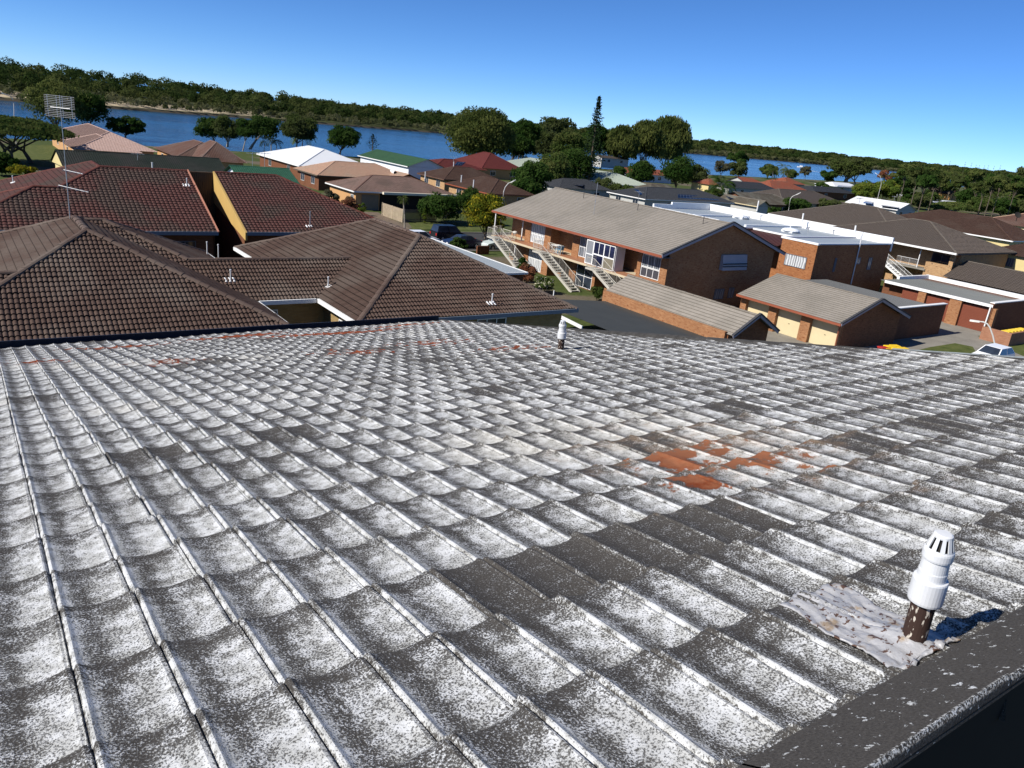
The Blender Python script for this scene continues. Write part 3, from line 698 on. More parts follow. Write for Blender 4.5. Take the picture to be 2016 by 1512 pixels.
vent(u_, v_, .335, 'white capped vent pipe standing far down the roof near its right edge', [(u_-.8, v_-.5), (u_+.8, v_-.5), (u_+.8, v_+.42), (u_-.8, v_+.42)], .9)
# ------------------------------------------------------------------ roads, lawns, paving (thin sheets over the ground)
def sheet(name, pts, z, mat):
    mb = MB(); mb.poly([(x, y, z) for x, y in pts]); return tag(mb.build(name, mat), kind='structure')
LAWN = NT('lawn_grass'); _p = LAWN.obj(); _n = LAWN.noise(_p, 1.2, 5.); LAWN.bump(LAWN.noise(_p, 20., 2.), .03)
LAWN = LAWN.base(LAWN.mix(LAWN.lin(_n, .3, .7), (.05, .07, .016), (.11, .12, .04)), .95, .1)
DRIVE = m_plain('brown_paving', (.14, .105, .075), .9, .22, .9)
sheet('street', [(-60, 75), (600, 75), (600, 87.5), (-60, 87.5)], .006, ASPH)
sheet('cross_street', [(24, -40), (30, -40), (36, 75), (29.5, 75)], .010, CONC)
sheet('garage_court', [(47, 20), (100, 20), (100, 44), (47, 44)], .014, CONC)
sheet('driveway', [(42.5, 87.8), (48.6, 87.8), (51.6, 105.5), (46.8, 106)], .012, DRIVE)
sheet('lawn', [(49.2, 90), (64, 90), (64, 97), (52, 97)], .018, LAWN)
sheet('corner_lawn', [tuple(at(x, y).xy) for x, y in ((1790, 694), (1830, 684), (1880, 676), (1915, 683), (1925, 700), (1880, 706), (1800, 700))], .024, LAWN)
sheet('verge_lawn', [tuple(at(x, y).xy) for x, y in ((1925, 662), (1950, 657), (2016, 676), (2060, 700), (2016, 702), (1975, 685))], .024, LAWN)
mb = MB(); mb.box(-60, 600, 87.5, 87.75, 0, .13); mb.box(-60, 600, 74.75, 75, 0, .13); tag(mb.build('kerb', CONC), kind='structure')
sheet('park_lawn', [tuple(at(x, y).xy) for x, y in ((-30, 330), (30, 325), (110, 312), (140, 288), (40, 285), (-40, 300))], .02, LAWN)

# ------------------------------------------------------------------ brown tiled block (hipped wings round a light well)
def Vv3(*a): return Vector(a)
S1 = .444
bb = thing('brown_tiled_building', 'dark brown hip roofed brick block just beyond the white speckled roof', 'building', (14, 40, 0))
pl, cp, gt = [], [], []
def addhip(x0, x1, y0, y1, ze, zr, axis, **k):
    p, c, e, g, q = hip_planes(x0, x1, y0, y1, ze, zr, axis, **k); pl.extend(p); cp.extend(c); gt.extend(e); return q
addhip(14.45, 27.3, 31.0, 49.5, 5.3, 8.15, 'y')
addhip(-1.85, 11.35, 31.3, 48.1, 5.3, 8.23, 'y')
# rear wing with hip towards the gap, link roof, left wing
z3 = 5.3+S1*6.2
Ra, Rb = Vv3(4.7, 41.9, z3), Vv3(6.0, 41.9, z3)
pl += [[Vv3(11.35-.02, 35.7, 5.3), Vv3(12.2, 35.7, 5.3), Rb, Vv3(4.7, 41.9, z3)], [Vv3(12.2, 35.7, 5.3), Vv3(12.2, 48.1, 5.3), Rb], [Vv3(12.2, 48.1, 5.3), Vv3(3, 48.1, 5.3), Ra, Rb]]
cp += [(Vv3(9.1, 38.8, 6.69), Rb), (Ra, Rb), (Vv3(12.2, 48.1, 5.3), Rb)]
zl = 5.3+S1*3.1
pl += [[Vv3(12.2, 35.7, 5.3), Vv3(15.5, 35.7, 5.3), Vv3(17.8, 38.8, zl), Vv3(9.1, 38.8, zl)], [Vv3(16, 41.9, 5.3), Vv3(11.5, 41.9, 5.3), Vv3(9.1, 38.8, zl), Vv3(17.6, 38.8, zl)]]
cp += [(Vv3(9.1, 38.8, zl), Vv3(17.4, 38.8, zl))]
zw = 5.3+S1*3.83
pl += [[Vv3(-9, 31.3, 5.296), Vv3(-1.7, 31.3, 5.296), Vv3(2.05, 35.13, zw), Vv3(-9, 35.13, zw)], [Vv3(-1.9, 38.9, 5.3), Vv3(-9, 38.9, 5.3), Vv3(-9, 35.13, zw), Vv3(1.9, 35.13, zw)]]
cp += [(Vv3(-9, 35.13, zw), Vv3(1.9, 35.13, zw))]
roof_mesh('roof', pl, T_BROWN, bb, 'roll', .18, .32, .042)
caps(cp, CAP_BROWN, bb, .15)
gutters([(Vv3(14.4, 30.95, 5.3), Vv3(27.35, 30.95, 5.3)), (Vv3(27.35, 31, 5.3), Vv3(27.35, 49.5, 5.3))], FASC_BLUE, bb, .2)
gutters([(Vv3(14.4, 31.1, 5.3), Vv3(14.4, 35.6, 5.3)), (Vv3(14.4, 42, 5.3), Vv3(14.4, 49.5, 5.3)), (Vv3(11.42, 31.2, 5.3), Vv3(11.42, 35.6, 5.3)), (Vv3(11.5, 35.62, 5.3), Vv3(14.3, 35.62, 5.3)), (Vv3(12.25, 42, 5.3), Vv3(12.25, 48.1, 5.3))], WHITE, bb, .2, name='white_gutter')
mb = MB(); mb.box(15.0, 26.75, 31.55, 48.9, 0, 5.24); mb.box(-9, 10.75, 31.9, 47.5, 0, 5.24); mb.box(11, 15.2, 36.3, 41.3, 0, 5.24); mb.box(8, 11.6, 36.3, 47.5, 0, 5.22)
mb.build('wall', BRICK_Y, bb)
window(bb, '-y', 31.55, 21.2, 23.0, 3.9, 4.95, GLASS, WHITE, 2)
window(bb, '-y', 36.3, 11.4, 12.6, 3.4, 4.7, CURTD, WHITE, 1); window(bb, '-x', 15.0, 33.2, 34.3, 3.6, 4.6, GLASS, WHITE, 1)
def stink(pos, label, group='small vent pipes on the tiled roofs', h=.5, mat=None, flash=True, nrm=(0, -.4, .9), r=.032):
    p = Vector(pos); t = thing('vent_pipe', label, 'vent pipe', tuple(p), group); mb = MB(); mb.lathe(p, [(r, -.25), (r, h), (r*1.5, h), (r*1.5, h+.06), (0, h+.075)], 10); mb.build('pipe', mat or PVC, t, smooth=False)
    if flash:
        n = Vector(nrm).normalized(); u = n.cross(Vector((0, 0, 1))).normalized(); v = u.cross(n).normalized(); mb = MB()
        for k in (-1, 0, 1): mb.tube([p+u*(.19*k+.05)-v*.15+n*.03, p+u*(.19*k+.05)+v*.17+n*.03], .06, 8)
        mb.build('flashing', WHITE, t)
    return t
def onroof(px, py, x0, y0, z0, sx, sy):       # plane z = z0+sx*(x-x0)+sy*(y-y0)
    d = ray(px, py); t = (z0+sx*(-x0)+sy*(-y0)-H)/(d[2]-sx*d[0]-sy*d[1]); return Vector(EYE+d*t)
stink(onroof(454, 553, 12, 35.7, 5.3, 0, S1), 'white vent pipe on the brown link roof left of the light well')
stink(onroof(646, 566, 14.45, 40, 5.3, S1, 0), 'white vent pipe in the valley right above the light well', nrm=(-.4, 0, .9))
stink(onroof(968, 599, 20, 31, 5.3, 0, S1), 'white vent pipe low on the front slope of the right brown hip roof')
stink(onroof(408, 503, 12.2, 45, 5.3, -S1, 0), 'left of two bare white pipes behind the brown link roof', flash=False, h=.75)
stink(onroof(430, 507, 12.2, 43, 5.3, -S1, 0), 'right of two bare white pipes behind the brown link roof', flash=False, h=.75)
# television mast
ant = thing('television_antenna', 'tall thin television mast with stacked aerial grids on the brown roof', 'antenna', tuple(at(138, 432, 8.15)))
b0 = Vector(at(138, 432, 8.15)); D0 = math.hypot(b0.x, b0.y); top = at_range(117, 187, D0); dv = (top-b0)
mb = MB(); mb.tube([b0-Vector((0, 0, .4)), b0+dv*.45], .022, 8); mb.tube([b0+dv*.45, b0+dv*1.0], .016, 8); mb.build('mast', STEEL, ant)
rt = Vector((CR[0], CR[1], 0)).normalized(); fwd = Vector((CF[0], CF[1], 0)).normalized()
for sgn, nm in ((-.36, 'grid'), (.30, 'grid')):
    mb = MB()
    for k in range(13):
        if sgn > 0 and k in (4,): continue
        c = b0+dv*(.83+.0135*k)+rt*sgn; mb.tube([c-rt*.33-fwd*.03*(k % 2), c+rt*.33], .009, 4)
    for e in (-.2, .2): mb.tube([b0+dv*.825+rt*(sgn+e), b0+dv*.995+rt*(sgn+e)], .011, 4)
    mb.build('aerial_grid', STEEL, ant)
mb = MB(); mb.tube([b0+dv*.9-rt*.45, b0+dv*.9+rt*.42], .02, 5); mb.build('cross_boom', STEEL, ant)
for f_, a, b, dz in ((.405, -.1, .75, -.08), (.27, -.4, .95, -.14)):
    mb = MB(); c = b0+dv*f_; mb.tube([c+rt*a+Vector((0, 0, -dz*.3)), c+rt*b+Vector((0, 0, dz))], .022, 5)
    for k in range(5): q = c+rt*(a+(b-a)*(k+.5)/5)+Vector((0, 0, dz*k/5)); mb.tube([q-fwd*.3, q+fwd*.3], .01, 4)
    mb.build('side_aerial', STEEL, ant)

# ------------------------------------------------------------------ red tiled townhouses with the gap between two gables
S2 = .414; rd = thing('red_tiled_building', 'long two storey block with dark red tiled roof split by a deep gap', 'building', (15, 62, 0))
ye, zr, yr = 55.1, 8.55, 63.0; gx0, gx1 = 14.95, 16.9
za = 5.3+S2*7.9; zb2 = 5.3+S2*5.05
pl = [[Vv3(6.1, ye, 5.3), Vv3(gx0, ye, 5.3), Vv3(gx0, yr, za), Vv3(9, yr, za), Vv3(6.1, yr-2.9, za-S2*2.9)],
      [Vv3(-.35, ye, 5.3), Vv3(6.1, ye, 5.3), Vv3(6.1, 60.1, 5.3+S2*5), Vv3(4.6, 60.1, 5.3+S2*5)],
      [Vv3(9, 63, za), Vv3(9, 66.5, za), Vv3(1.1, 74.4, 5.3), Vv3(1.1, 55.1, 5.3)],
      [Vv3(4.6, 60.1, 5.3+S2*5), Vv3(-.35, 65.1, 5.3), Vv3(-.35, ye, 5.3)],
      [Vv3(9, 66.5, za), Vv3(16.9, 74.4, 5.3), Vv3(1.1, 74.4, 5.3)], [Vv3(9, 63, za), Vv3(gx0, 63, za), Vv3(gx0, 71, 5.3), Vv3(9.2, 71, 5.3)],
      [Vv3(gx1, ye, 5.3), Vv3(29.7, ye, 5.3), Vv3(21.7, yr, za), Vv3(gx1, yr, za)], [Vv3(29.7, ye, 5.3), Vv3(29.7, 70.9, 5.3), Vv3(21.7, yr, za)], [Vv3(29.7, 70.9, 5.3), Vv3(gx1, 70.9, 5.3), Vv3(gx1, yr, za), Vv3(21.7, yr, za)]]
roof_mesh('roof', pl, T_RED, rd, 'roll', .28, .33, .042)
caps([(Vv3(9, yr, za), Vv3(gx0, yr, za)), (Vv3(9, yr, za), Vv3(6.1, 60.1, za-S2*2.9)), (Vv3(4.6, 60.1, 7.37), Vv3(6.1, 60.1, 7.37)), (Vv3(-.35, ye, 5.3), Vv3(4.6, 60.1, 7.37)), (Vv3(-.35, 65.1, 5.3), Vv3(4.6, 60.1, 7.37)), (Vv3(9, 63, za), Vv3(9, 66.5, za)), (Vv3(1.1, 74.4, 5.3), Vv3(9, 66.5, za)), (Vv3(gx1, yr, za), Vv3(21.7, yr, za)), (Vv3(29.7, ye, 5.3), Vv3(21.7, yr, za))], CAP_RED, rd, .15)
mb = MB(); mb.bar((gx0, ye-.1, 5.32), (gx0, yr, za+.06), .09, .14); mb.build('barge_board', m_plain('pink_barge', (.45, .2, .13), .6, .1), rd)
gutters([(Vv3(-.4, ye-.05, 5.3), Vv3(gx0, ye-.05, 5.3)), (Vv3(gx1, ye-.05, 5.3), Vv3(29.7, ye-.05, 5.3))], FASC_BLUE, rd, .24)
mb = MB()
mb.hexa([(gx1-.12, ye-.1, 4.75), (gx1+.02, ye-.1, 4.75), (gx1+.02, yr, 6.3), (gx1-.12, yr, 6.3)], [(gx1-.12, ye-.1, 5.32), (gx1+.02, ye-.1, 5.32), (gx1+.02, yr, za+.08), (gx1-.12, yr, za+.08)])
mb.build('yellow_gable_board', m_plain('ochre_render', (.45, .3, .1), .7, .07), rd)
mb = MB(); mb.poly([(gx1, 71, 0), (gx1, ye+.5, 0), (gx1, ye+.5, 5.3), (gx1, yr, za), (gx1, 71, 5.3)]); mb.poly([(gx0-.1, ye+.5, 0), (gx0-.1, 71, 0), (gx0-.1, 71, 5.3), (gx0-.1, yr, za-.05), (gx0-.1, ye+.5, 5.3)])
mb.box(.2, gx0-.15, ye+.6, 70.5, 0, 5.2); mb.box(gx1+.05, 29.2, ye+.6, 70.4, 0, 5.2); mb.build('wall', BRICK_R, rd)
mb = MB()
for k in range(14): x = gx0-.08+(gx1-gx0+.1)*k/14; mb.box(x, x+.085, yr-.06, yr, 0, za-.02)
mb.box(gx0-.1, gx1, yr, yr+.2, 0, za); mb.build('slatted_infill', m_plain('brown_cladding', (.1, .06, .03), .7, .2), rd)
window(rd, '-y', ye+.6, 12.2, 13.6, 3.4, 4.6, GLASS, FASC_GREY, 1)
stink(onroof(368, 366, 10, ye, 5.3, 0, S2), 'white vent pipe near the pink barge of the left red roof')
stink(onroof(610, 447, 20, ye, 5.3, 0, S2), 'tall grey vent pipe low on the right red tiled roof', h=1.1, mat=STEEL)
stink(onroof(26, 361, 9, 63, za, S2, 0), 'white vent pipe on the far left slope of the red roof', nrm=(-.4, 0, .9))

# ------------------------------------------------------------------ grey roofed brick flats with balconies and stairs
gb = thing('brick_apartment_building', 'long two storey orange brick flats with grey tiled gable roof and balconies', 'building', (56, 58, 0))
gx0, gx1, gy0, gy1, ge, gr = 48.2, 64.8, 44.85, 70.6, 5.3, 8.05
pl, cp, ev, ga, q = hip_planes(gx0, gx1, gy0, gy1, ge, gr, 'y', 'gable', 'gable')
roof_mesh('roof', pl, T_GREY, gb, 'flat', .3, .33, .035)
caps(cp, CAP_GREY, gb, .13)
gutters([(Vv3(gx0-.05, gy0, ge), Vv3(gx0-.05, gy1, ge))], FASC_RED, gb, .2, .14)
gutters([(Vv3(gx0+.04, gy0, ge-.17), Vv3(gx0+.04, gy1, ge-.17))], WHITE, gb, .07, .1, 'soffit_trim', 0)
mb = MB(); m_ = (gx0+gx1)/2
for x in (gx0-.1, gx1+.1): mb.bar((x, gy0-.03, ge-.02), (m_, gy0-.03, gr+.04), .06, .24)
mb.build('barge_board', m_plain('pale_barge', (.3, .3, .35), .6, .1), gb)
mb = MB()
for x in (gx0-.1, gx1+.1): mb.bar((x, gy0-.02, ge+.14), (m_, gy0-.02, gr+.2), .2, .09)
mb.build('verge_cap', m_plain('charcoal_verge', (.05, .05, .055), .7, .2), gb)
mb = MB(); mb.poly([(gx0, gy0, ge-.21), (gx0, gy1, ge-.21), (49.5, gy1, ge-.21), (49.5, gy0, ge-.21)]); mb.build('soffit', SOFF, gb)
# walls: solid behind, brick piers in front
mb = MB(); mb.box(50.6, 63.7, 45.2, 70, 0, 5.1); mb.poly([(49.4, 45.197, 0), (63.7, 45.197, 0), (63.7, 45.197, 5.58), (m_, 45.197, gr-.05), (49.4, 45.197, 5.62)])
mb.box(49.4, 50.7, 45.21, 46.05, 0, 5.1); mb.box(49.4, 50.7, 48.4, 48.85, 0, 5.1); mb.box(49.4, 50.65, 57, 58, 0, 5.1); mb.box(49.4, 50.65, 61.5, 62.55, 0, 5.1); mb.box(49.4, 50.65, 64.95, 65.9, 0, 5.1); mb.box(49.4, 50.65, 54.1, 54.5, 0, 2.6)
mb.box(49.45, 50.6, 46.05, 48.4, 0, 2.85); mb.box(49.45, 50.6, 54.5, 57, 0, .05); mb.box(49.45, 50.6, 62.55, 64.95, 0, .05); mb.box(49.45, 50.6, 54.6, 57, 2.6, 2.95); mb.box(49.45, 50.6, 62.55, 64.95, 2.6, 2.95)
mb.build('wall', BRICK, gb)
mb = MB(); mb.box(48.05, 50.65, 45.9, 70.2, 2.55, 2.74); mb.build('balcony_slab', m_plain('slab_edge', (.5, .42, .29), .7, .1), gb)
mb = MB(); mb.box(48.12, 49.42, 46.05, 70.1, 2.74, 2.765); mb.build('balcony_floor', m_plain('terracotta_floor', (.3, .14, .075), .7, .15), gb)
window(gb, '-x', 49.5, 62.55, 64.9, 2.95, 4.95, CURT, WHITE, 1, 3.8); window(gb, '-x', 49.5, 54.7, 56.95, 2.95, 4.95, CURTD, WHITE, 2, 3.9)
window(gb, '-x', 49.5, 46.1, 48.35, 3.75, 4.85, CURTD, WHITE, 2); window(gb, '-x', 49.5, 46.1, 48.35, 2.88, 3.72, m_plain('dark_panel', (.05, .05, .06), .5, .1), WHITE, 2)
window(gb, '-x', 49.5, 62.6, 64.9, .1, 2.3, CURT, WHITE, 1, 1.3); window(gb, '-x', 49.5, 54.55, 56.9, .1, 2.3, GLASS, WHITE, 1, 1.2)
window(gb, '-x', 48.3, 53.55, 54.6, 2.78, 5.0, m_plain('fly_screen', (.2, .21, .23), .8, .1), WHITE, 0, 3.7, t=.09, name='screen_door')
for a, b in ((53.5, 52.05), (52.05, 50.6)):
    window(gb, '-x', 48.25, a, b, 3.85, 5.0, m_glass('navy_glass', (.008, .01, .03)), WHITE, 1, t=.06); window(gb, '-x', 48.25, a, b, 2.78, 3.85, m_plain('tan_panel', (.17, .15, .11), .6, .1) if a < 53 else m_glass('navy_glass2', (.008, .01, .03)), WHITE, 0, t=.06)
mb = MB(); mb.box(48.3, 49.4, 50.55, 50.62, 2.78, 5.05); mb.build('sunroom_end', m_plain('white_sheet', (.6, .6, .62), .6, .05), gb)
DDOOR = m_plain('dark_door', (.05, .03, .025), .6, .2)
for y in (58.2, 48.9): mb = MB(); mb.box(50.55, 50.6, y, y+.9, 2.77, 4.8); mb.build('door', DDOOR, gb)
for b_ in ((48.2, 48.3, 69.9, 70.0, 2.76, 5.1), (49.3, 49.4, 66.3, 66.4, 2.76, 5.1), (48.3, 48.42, 65.9, 66.0, 0, 2.55)): mb = MB(); mb.box(*b_); mb.build('porch_post', WHITE, gb)
hood = MB(); hood.hexa([(56.1, 45.2, 3.9), (59.5, 45.2, 3.9), (59.5, 44.75, 3.9), (56.1, 44.75, 3.9)][::-1], [(56.1, 45.2, 5.27), (59.5, 45.2, 5.27), (59.5, 45.0, 5.27), (56.1, 45.0, 5.27)][::-1])
ho = hood.build('window_hood', m_plain('mauve_hood', (.32, .3, .33), .6, .08), gb); mb = MB()
for z in (4.22, 4.45): mb.box(56.12, 59.48, 44.70, 44.94, z, z+.05)
mb.build('louvre_gap', DARK, ho)
window(gb, '-y', 45.2, 56.1, 57.4, 1.15, 2.1, CURTD, FASC_GREY, 1); window(gb, '-y', 45.2, 58.05, 58.8, 1.2, 2.15, CURTD, FASC_GREY, 1)
def railing(mb, p, q, h=.95, n=None):
    p, q = Vector(p), Vector(q); L = (q-p).length; up = Vector((0, 0, h)); n = n or max(2, int(L/.13))
    mb.tube([p+up, q+up], .022, 5); mb.tube([p+up*.12, q+up*.12], .016, 4)
    for k in range(n+1): a = p.lerp(q, k/n); mb.tube([a+up*.12, a+up], .009 if k % 8 else .02, 4, False)
mb = MB()
for a, b in ((58.1, 60.0), (61.0, 61.5)): railing(mb, (48.12, a, 2.76), (48.12, b-.05, 2.76))
railing(mb, (48.12, 65.9, 2.76), (48.12, 68.2, 2.76)); railing(mb, (48.12, 69.3, 2.76), (48.12, 70.1, 2.76)); railing(mb, (48.15, 70.12, 2.76), (49.3, 70.12, 2.76)); railing(mb, (48.12, 61.5, 2.76), (48.12, 62.6, 2.76))
mb.build('balcony_railing', m_plain('cream_rail', (.6, .56, .47), .5, .1), gb)
STAIR = m_plain('cream_steel', (.43, .41, .36), .5, .1); TREAD = m_plain('concrete_tread', (.4, .38, .33), .8, .15)
for i, yt in enumerate((68.3, 60.0, 51.8)):
    mb = MB(); x0, x1 = 46.95, 47.95; run = 5.6; n = 15
    for x in (x0, x1): mb.bar((x, yt, 2.66), (x, yt-run, -.02), .06, .24)
    st = mb.build('staircase', STAIR, gb)
    for k in range(n):
        t = (k+.5)/n; m2 = MB(); m2.box(x0+.03, x1-.03, yt-run*t-.14, yt-run*t+.14, 2.72*(1-t)-.02, 2.72*(1-t)+.03); m2.build('tread', TREAD, st)
    for x in (x0, x1): m2 = MB(); railing(m2, (x, yt, 2.8), (x, yt-run, .1), .9, 42); m2.build('handrail', STAIR, st)
    m2 = MB(); m2.box(x0-.05, 48.1, yt-.05, yt+1.05, 2.6, 2.74); m2.build('landing', STAIR, st)
    m2 = MB(); railing(m2, (x0, yt+1.0, 2.74), (x0, yt, 2.74)); railing(m2, (x0, yt+1.02, 2.74), (48.05, yt+1.02, 2.74)); m2.build('landing_rail', STAIR, st)
# balcony furniture
tb = thing('balcony_table', 'white plastic table on the middle balcony of the brick flats', 'table', (48.9, 59.6, 2.77)); mb = MB(); mb.box(48.45, 49.35, 59.2, 60.1, 3.45, 3.5); mb.build('table_top', WHITE, tb)
for dx in (-.38, .38):
    for dy in (-.38, .38): mb = MB(); mb.tube([(48.9+dx, 59.65+dy, 2.77), (48.9+dx*.95, 59.65+dy*.95, 3.46)], .025, 6); mb.build('leg', WHITE, tb)
BLUEP = m_plain('blue_plastic', (.05, .25, .42), .4, .06)
for i, (y, lab) in enumerate(((58.85, 'blue plastic chair next to the brick pier on the middle balcony'), (59.25, 'blue plastic chair half under the white balcony table'))):
    c = thing('plastic_chair', lab, 'chair', (48.7, y, 2.77), 'blue chairs on the balcony'); mb = MB(); mb.box(48.5, 48.92, y-.2, y+.2, 3.17, 3.21); mb.build('seat', BLUEP, c); mb = MB(); mb.hexa([(48.5, y-.2, 3.2), (48.92, y-.2, 3.2), (48.92, y-.17, 3.2), (48.5, y-.17, 3.2)], [(48.5, y-.3, 3.6), (48.92, y-.3, 3.6), (48.92, y-.27, 3.6), (48.5, y-.27, 3.6)]); mb.build('backrest', BLUEP, c)
    for dx in (.03, .39):
        for dy in (-.18, .18): mb = MB(); mb.tube([(48.5+dx, y+dy, 2.77), (48.5+dx, y+dy*.9, 3.18)], .02, 5); mb.build('leg', BLUEP, c)
bq = thing('barbecue', 'dark barbecue with a pale round lid on the far left balcony', 'barbecue', (48.6, 66.6, 2.77)); mb = MB(); mb.lathe((48.6, 66.6, 3.45), [(.0, -.05), (.22, 0), (.27, .12), (.22, .24), (0, .3)], 14); mb.build('lid', m_plain('pale_lid', (.55, .53, .48), .5, .1), bq, smooth=True)
for k in range(3): mb = MB(); t = k*2.1; mb.tube([(48.6+.25*math.cos(t), 66.6+.25*math.sin(t), 2.77), (48.6+.12*math.cos(t), 66.6+.12*math.sin(t), 3.45)], .02, 5); mb.build('leg', DARK, bq)
for i, (a, b, lab) in enumerate((((1148.5, 390.6), 'a', 'dark vent pipe on the grey roof left of the thin mast'), ((1255, 414.5), 'b', 'dark vent pipe on the grey roof between mast and gable'), ((1383.6, 441.2), 'c', 'dark vent pipe on the grey roof nearest the brick gable'))):
    stink(onroof(*a, gx0, 50, ge, 2.75/8.3, 0), lab, 'dark vent pipes on the grey gable roof', .6, m_plain('dark_pipe', (.07, .06, .06), .6, .1), False)
p = onroof(1169, 422, gx0, 50, ge, 2.75/8.3, 0); ms = thing('roof_mast', 'thin bare aerial mast standing on the grey tiled roof', 'antenna', tuple(p)); mb = MB(); mb.tube([p-Vector((0, 0, .2)), p+Vector((.05, .1, 3.1))], .022, 6); mb.build('mast', STEEL, ms)

# ------------------------------------------------------------------ garages in front of the flats
def dress_gable(root, x0, x1, y, ze, zr):
    m = (x0+x1)/2; mb = MB()
    for x in (x0-.06, x1+.06): mb.bar((x, y-.04, ze-.04), (m, y-.04, zr+.02), .06, .2)
    mb.build('barge_board', m_plain('mauve_barge', (.27, .26, .3), .6, .1), root); mb = MB()
    for x in (x0-.08, x1+.08): mb.bar((x, y-.03, ze+.10), (m, y-.03, zr+.17), .2, .09)
    mb.build('verge_cap', m_plain('charcoal_verge2', (.045, .045, .05), .7, .2), root)
g1 = thing('long_garage', 'grey tiled gable garage with a long orange brick side wall beside the carport', 'garage', (44.5, 38, 0))
pl, cp, ev, ga, q = hip_planes(42.15, 47.0, 31.7, 44.9, 2.45, 3.75, 'y', 'gable', 'gable')
roof_mesh('roof', pl, T_GREY, g1, 'flat', .3, .33, .035); caps(cp, CAP_GREY, g1, .12)
mb = MB(); mb.box(42.0, 42.24, 32.3, 44.8, 0, 2.62); mb.build('parapet_wall', BRICK, g1)
mb = MB(); mb.box(42.26, 46.6, 32.2, 44.6, 0, 2.42); mb.poly([(42.26, 32.197, 0), (46.6, 32.197, 0), (46.6, 32.197, 2.6), (44.57, 32.197, 3.7), (42.26, 32.197, 2.46)]); mb.build('wall', BRICK_SHADE, g1); dress_gable(g1, 42.15, 47.0, 31.7, 2.45, 3.75)
g2 = thing('triple_garage', 'grey tiled garage with three cream tilt doors facing left', 'garage', (60, 37, 0))
pl, cp, ev, ga, q = hip_planes(55.35, 65.45, 31.9, 42.1, 2.4, 4.07, 'y', 'gable', 'gable')
roof_mesh('roof', pl, T_GREY, g2, 'flat', .3, .33, .035); caps(cp, CAP_GREY, g2, .12)
gutters([(Vv3(55.3, 31.9, 2.4), Vv3(55.3, 42.1, 2.4))], FASC_RED, g2, .18, .13)
mb = MB(); mb.box(56.4, 64.9, 32.4, 41.7, 0, 2.36); mb.poly([(56.2, 32.397, 0), (64.9, 32.397, 0), (64.9, 32.397, 2.5), (60.4, 32.397, 4.02), (56.2, 32.397, 2.6)]); mb.build('wall', BRICK_SHADE, g2)
def doors_on(root, X, ys, zt, mat, pier, brick, px=.35, handle=True, ribs=0):
    for a, b in pier: mb = MB(); mb.box(X-px, X+.12, a, b, 0, zt+.12); mb.build('pier', brick, root)
    for a, b in ys:
        mb = MB(); mb.box(X-.02, X+.04, a, b, .02, zt)
        for k in range(ribs): z = .05+(zt-.08)*k/ribs; mb.box(X-.035, X-.02, a, b, z, z+(zt/ribs)*.55)
        d = mb.build('garage_door', mat, root)
        if handle: mb = MB(); mb.box(X-.05, X-.035, (a+b)/2-.06, (a+b)/2+.06, 1.0, 1.04); mb.build('handle', DARK, d)
Xd = 56.3; ye_ = [on_x(x, y, Xd).y for x, y in ((1462, 600), (1473, 603), (1516, 620), (1532, 622), (1579, 640), (1599, 640), (1655, 662))]
doors_on(g2, Xd, [(ye_[2], ye_[1]), (ye_[4], ye_[3]), (ye_[6], ye_[5])], 2.1, CREAM, [(ye_[1], ye_[0]), (ye_[3], ye_[2]), (ye_[5], ye_[4]), (32.35, ye_[6])], BRICK)
mb = MB(); mb.tube([(55.42, 32.3, 2.2), (55.9, 32.35, 2.0), (55.95, 32.35, 0)], .05, 6); mb.build('downpipe', FASC_RED, g2); dress_gable(g2, 55.35, 65.45, 31.9, 2.4, 4.07)
g4 = thing('flat_garage', 'low brick garage with a dark ribbed roof and white coping behind the cream doors', 'garage', (70, 38, 0))
mb = MB(); mb.box(65.6, 73.9, 33.0, 33.25, 0, 2.85); mb.box(65.62, 73.7, 33.25, 45.3, 0, 2.35); mb.build('wall', BRICK_R, g4)
roof_mesh('roof', [[Vv3(65.4, 33.25, 2.62), Vv3(73.9, 33.25, 2.45), Vv3(73.9, 45.4, 2.45), Vv3(65.4, 45.4, 2.62)]], m_metal_roof('charcoal_metal', (.075, .08, .085)), g4, 'rib', .25, .3, .03)
mb = MB(); mb.box(65.5, 73.98, 32.92, 33.33, 2.85, 2.93); mb.build('coping', WHITE, g4)
cpz = thing('carport', 'wide carport with a dark corrugated roof below the orange brick wall', 'carport', (39, 38, 0))
roof_mesh('roof', [[Vv3(34.2, 28, 2.35), Vv3(42.0, 28, 1.78), Vv3(42.0, 44.4, 1.78), Vv3(36.6, 44.4, 2.2), Vv3(34.2, 44.4, 2.35)]], m_metal_roof('grey_green_metal', (.085, .09, .085), .5), cpz, 'corr', .19, .3, .045)
mb = MB(); a, b = at(1104, 624, 2.45), at(1146, 645, 2.45); mb.bar(a, b, .08, .22); mb.build('fascia', WHITE, cpz)
for x, y in ((34.6, 29), (34.6, 36), (34.6, 44)): mb = MB(); mb.box(x, x+.1, y, y+.1, 0, 2.2); mb.build('post', WHITE, cpz)
p = at(1089.5, 583, 2.0); mb = MB(); mb.tube([(p.x, p.y, 0), (p.x, p.y, 2.45)], .05, 6); mb.build('post', WHITE, cpz)

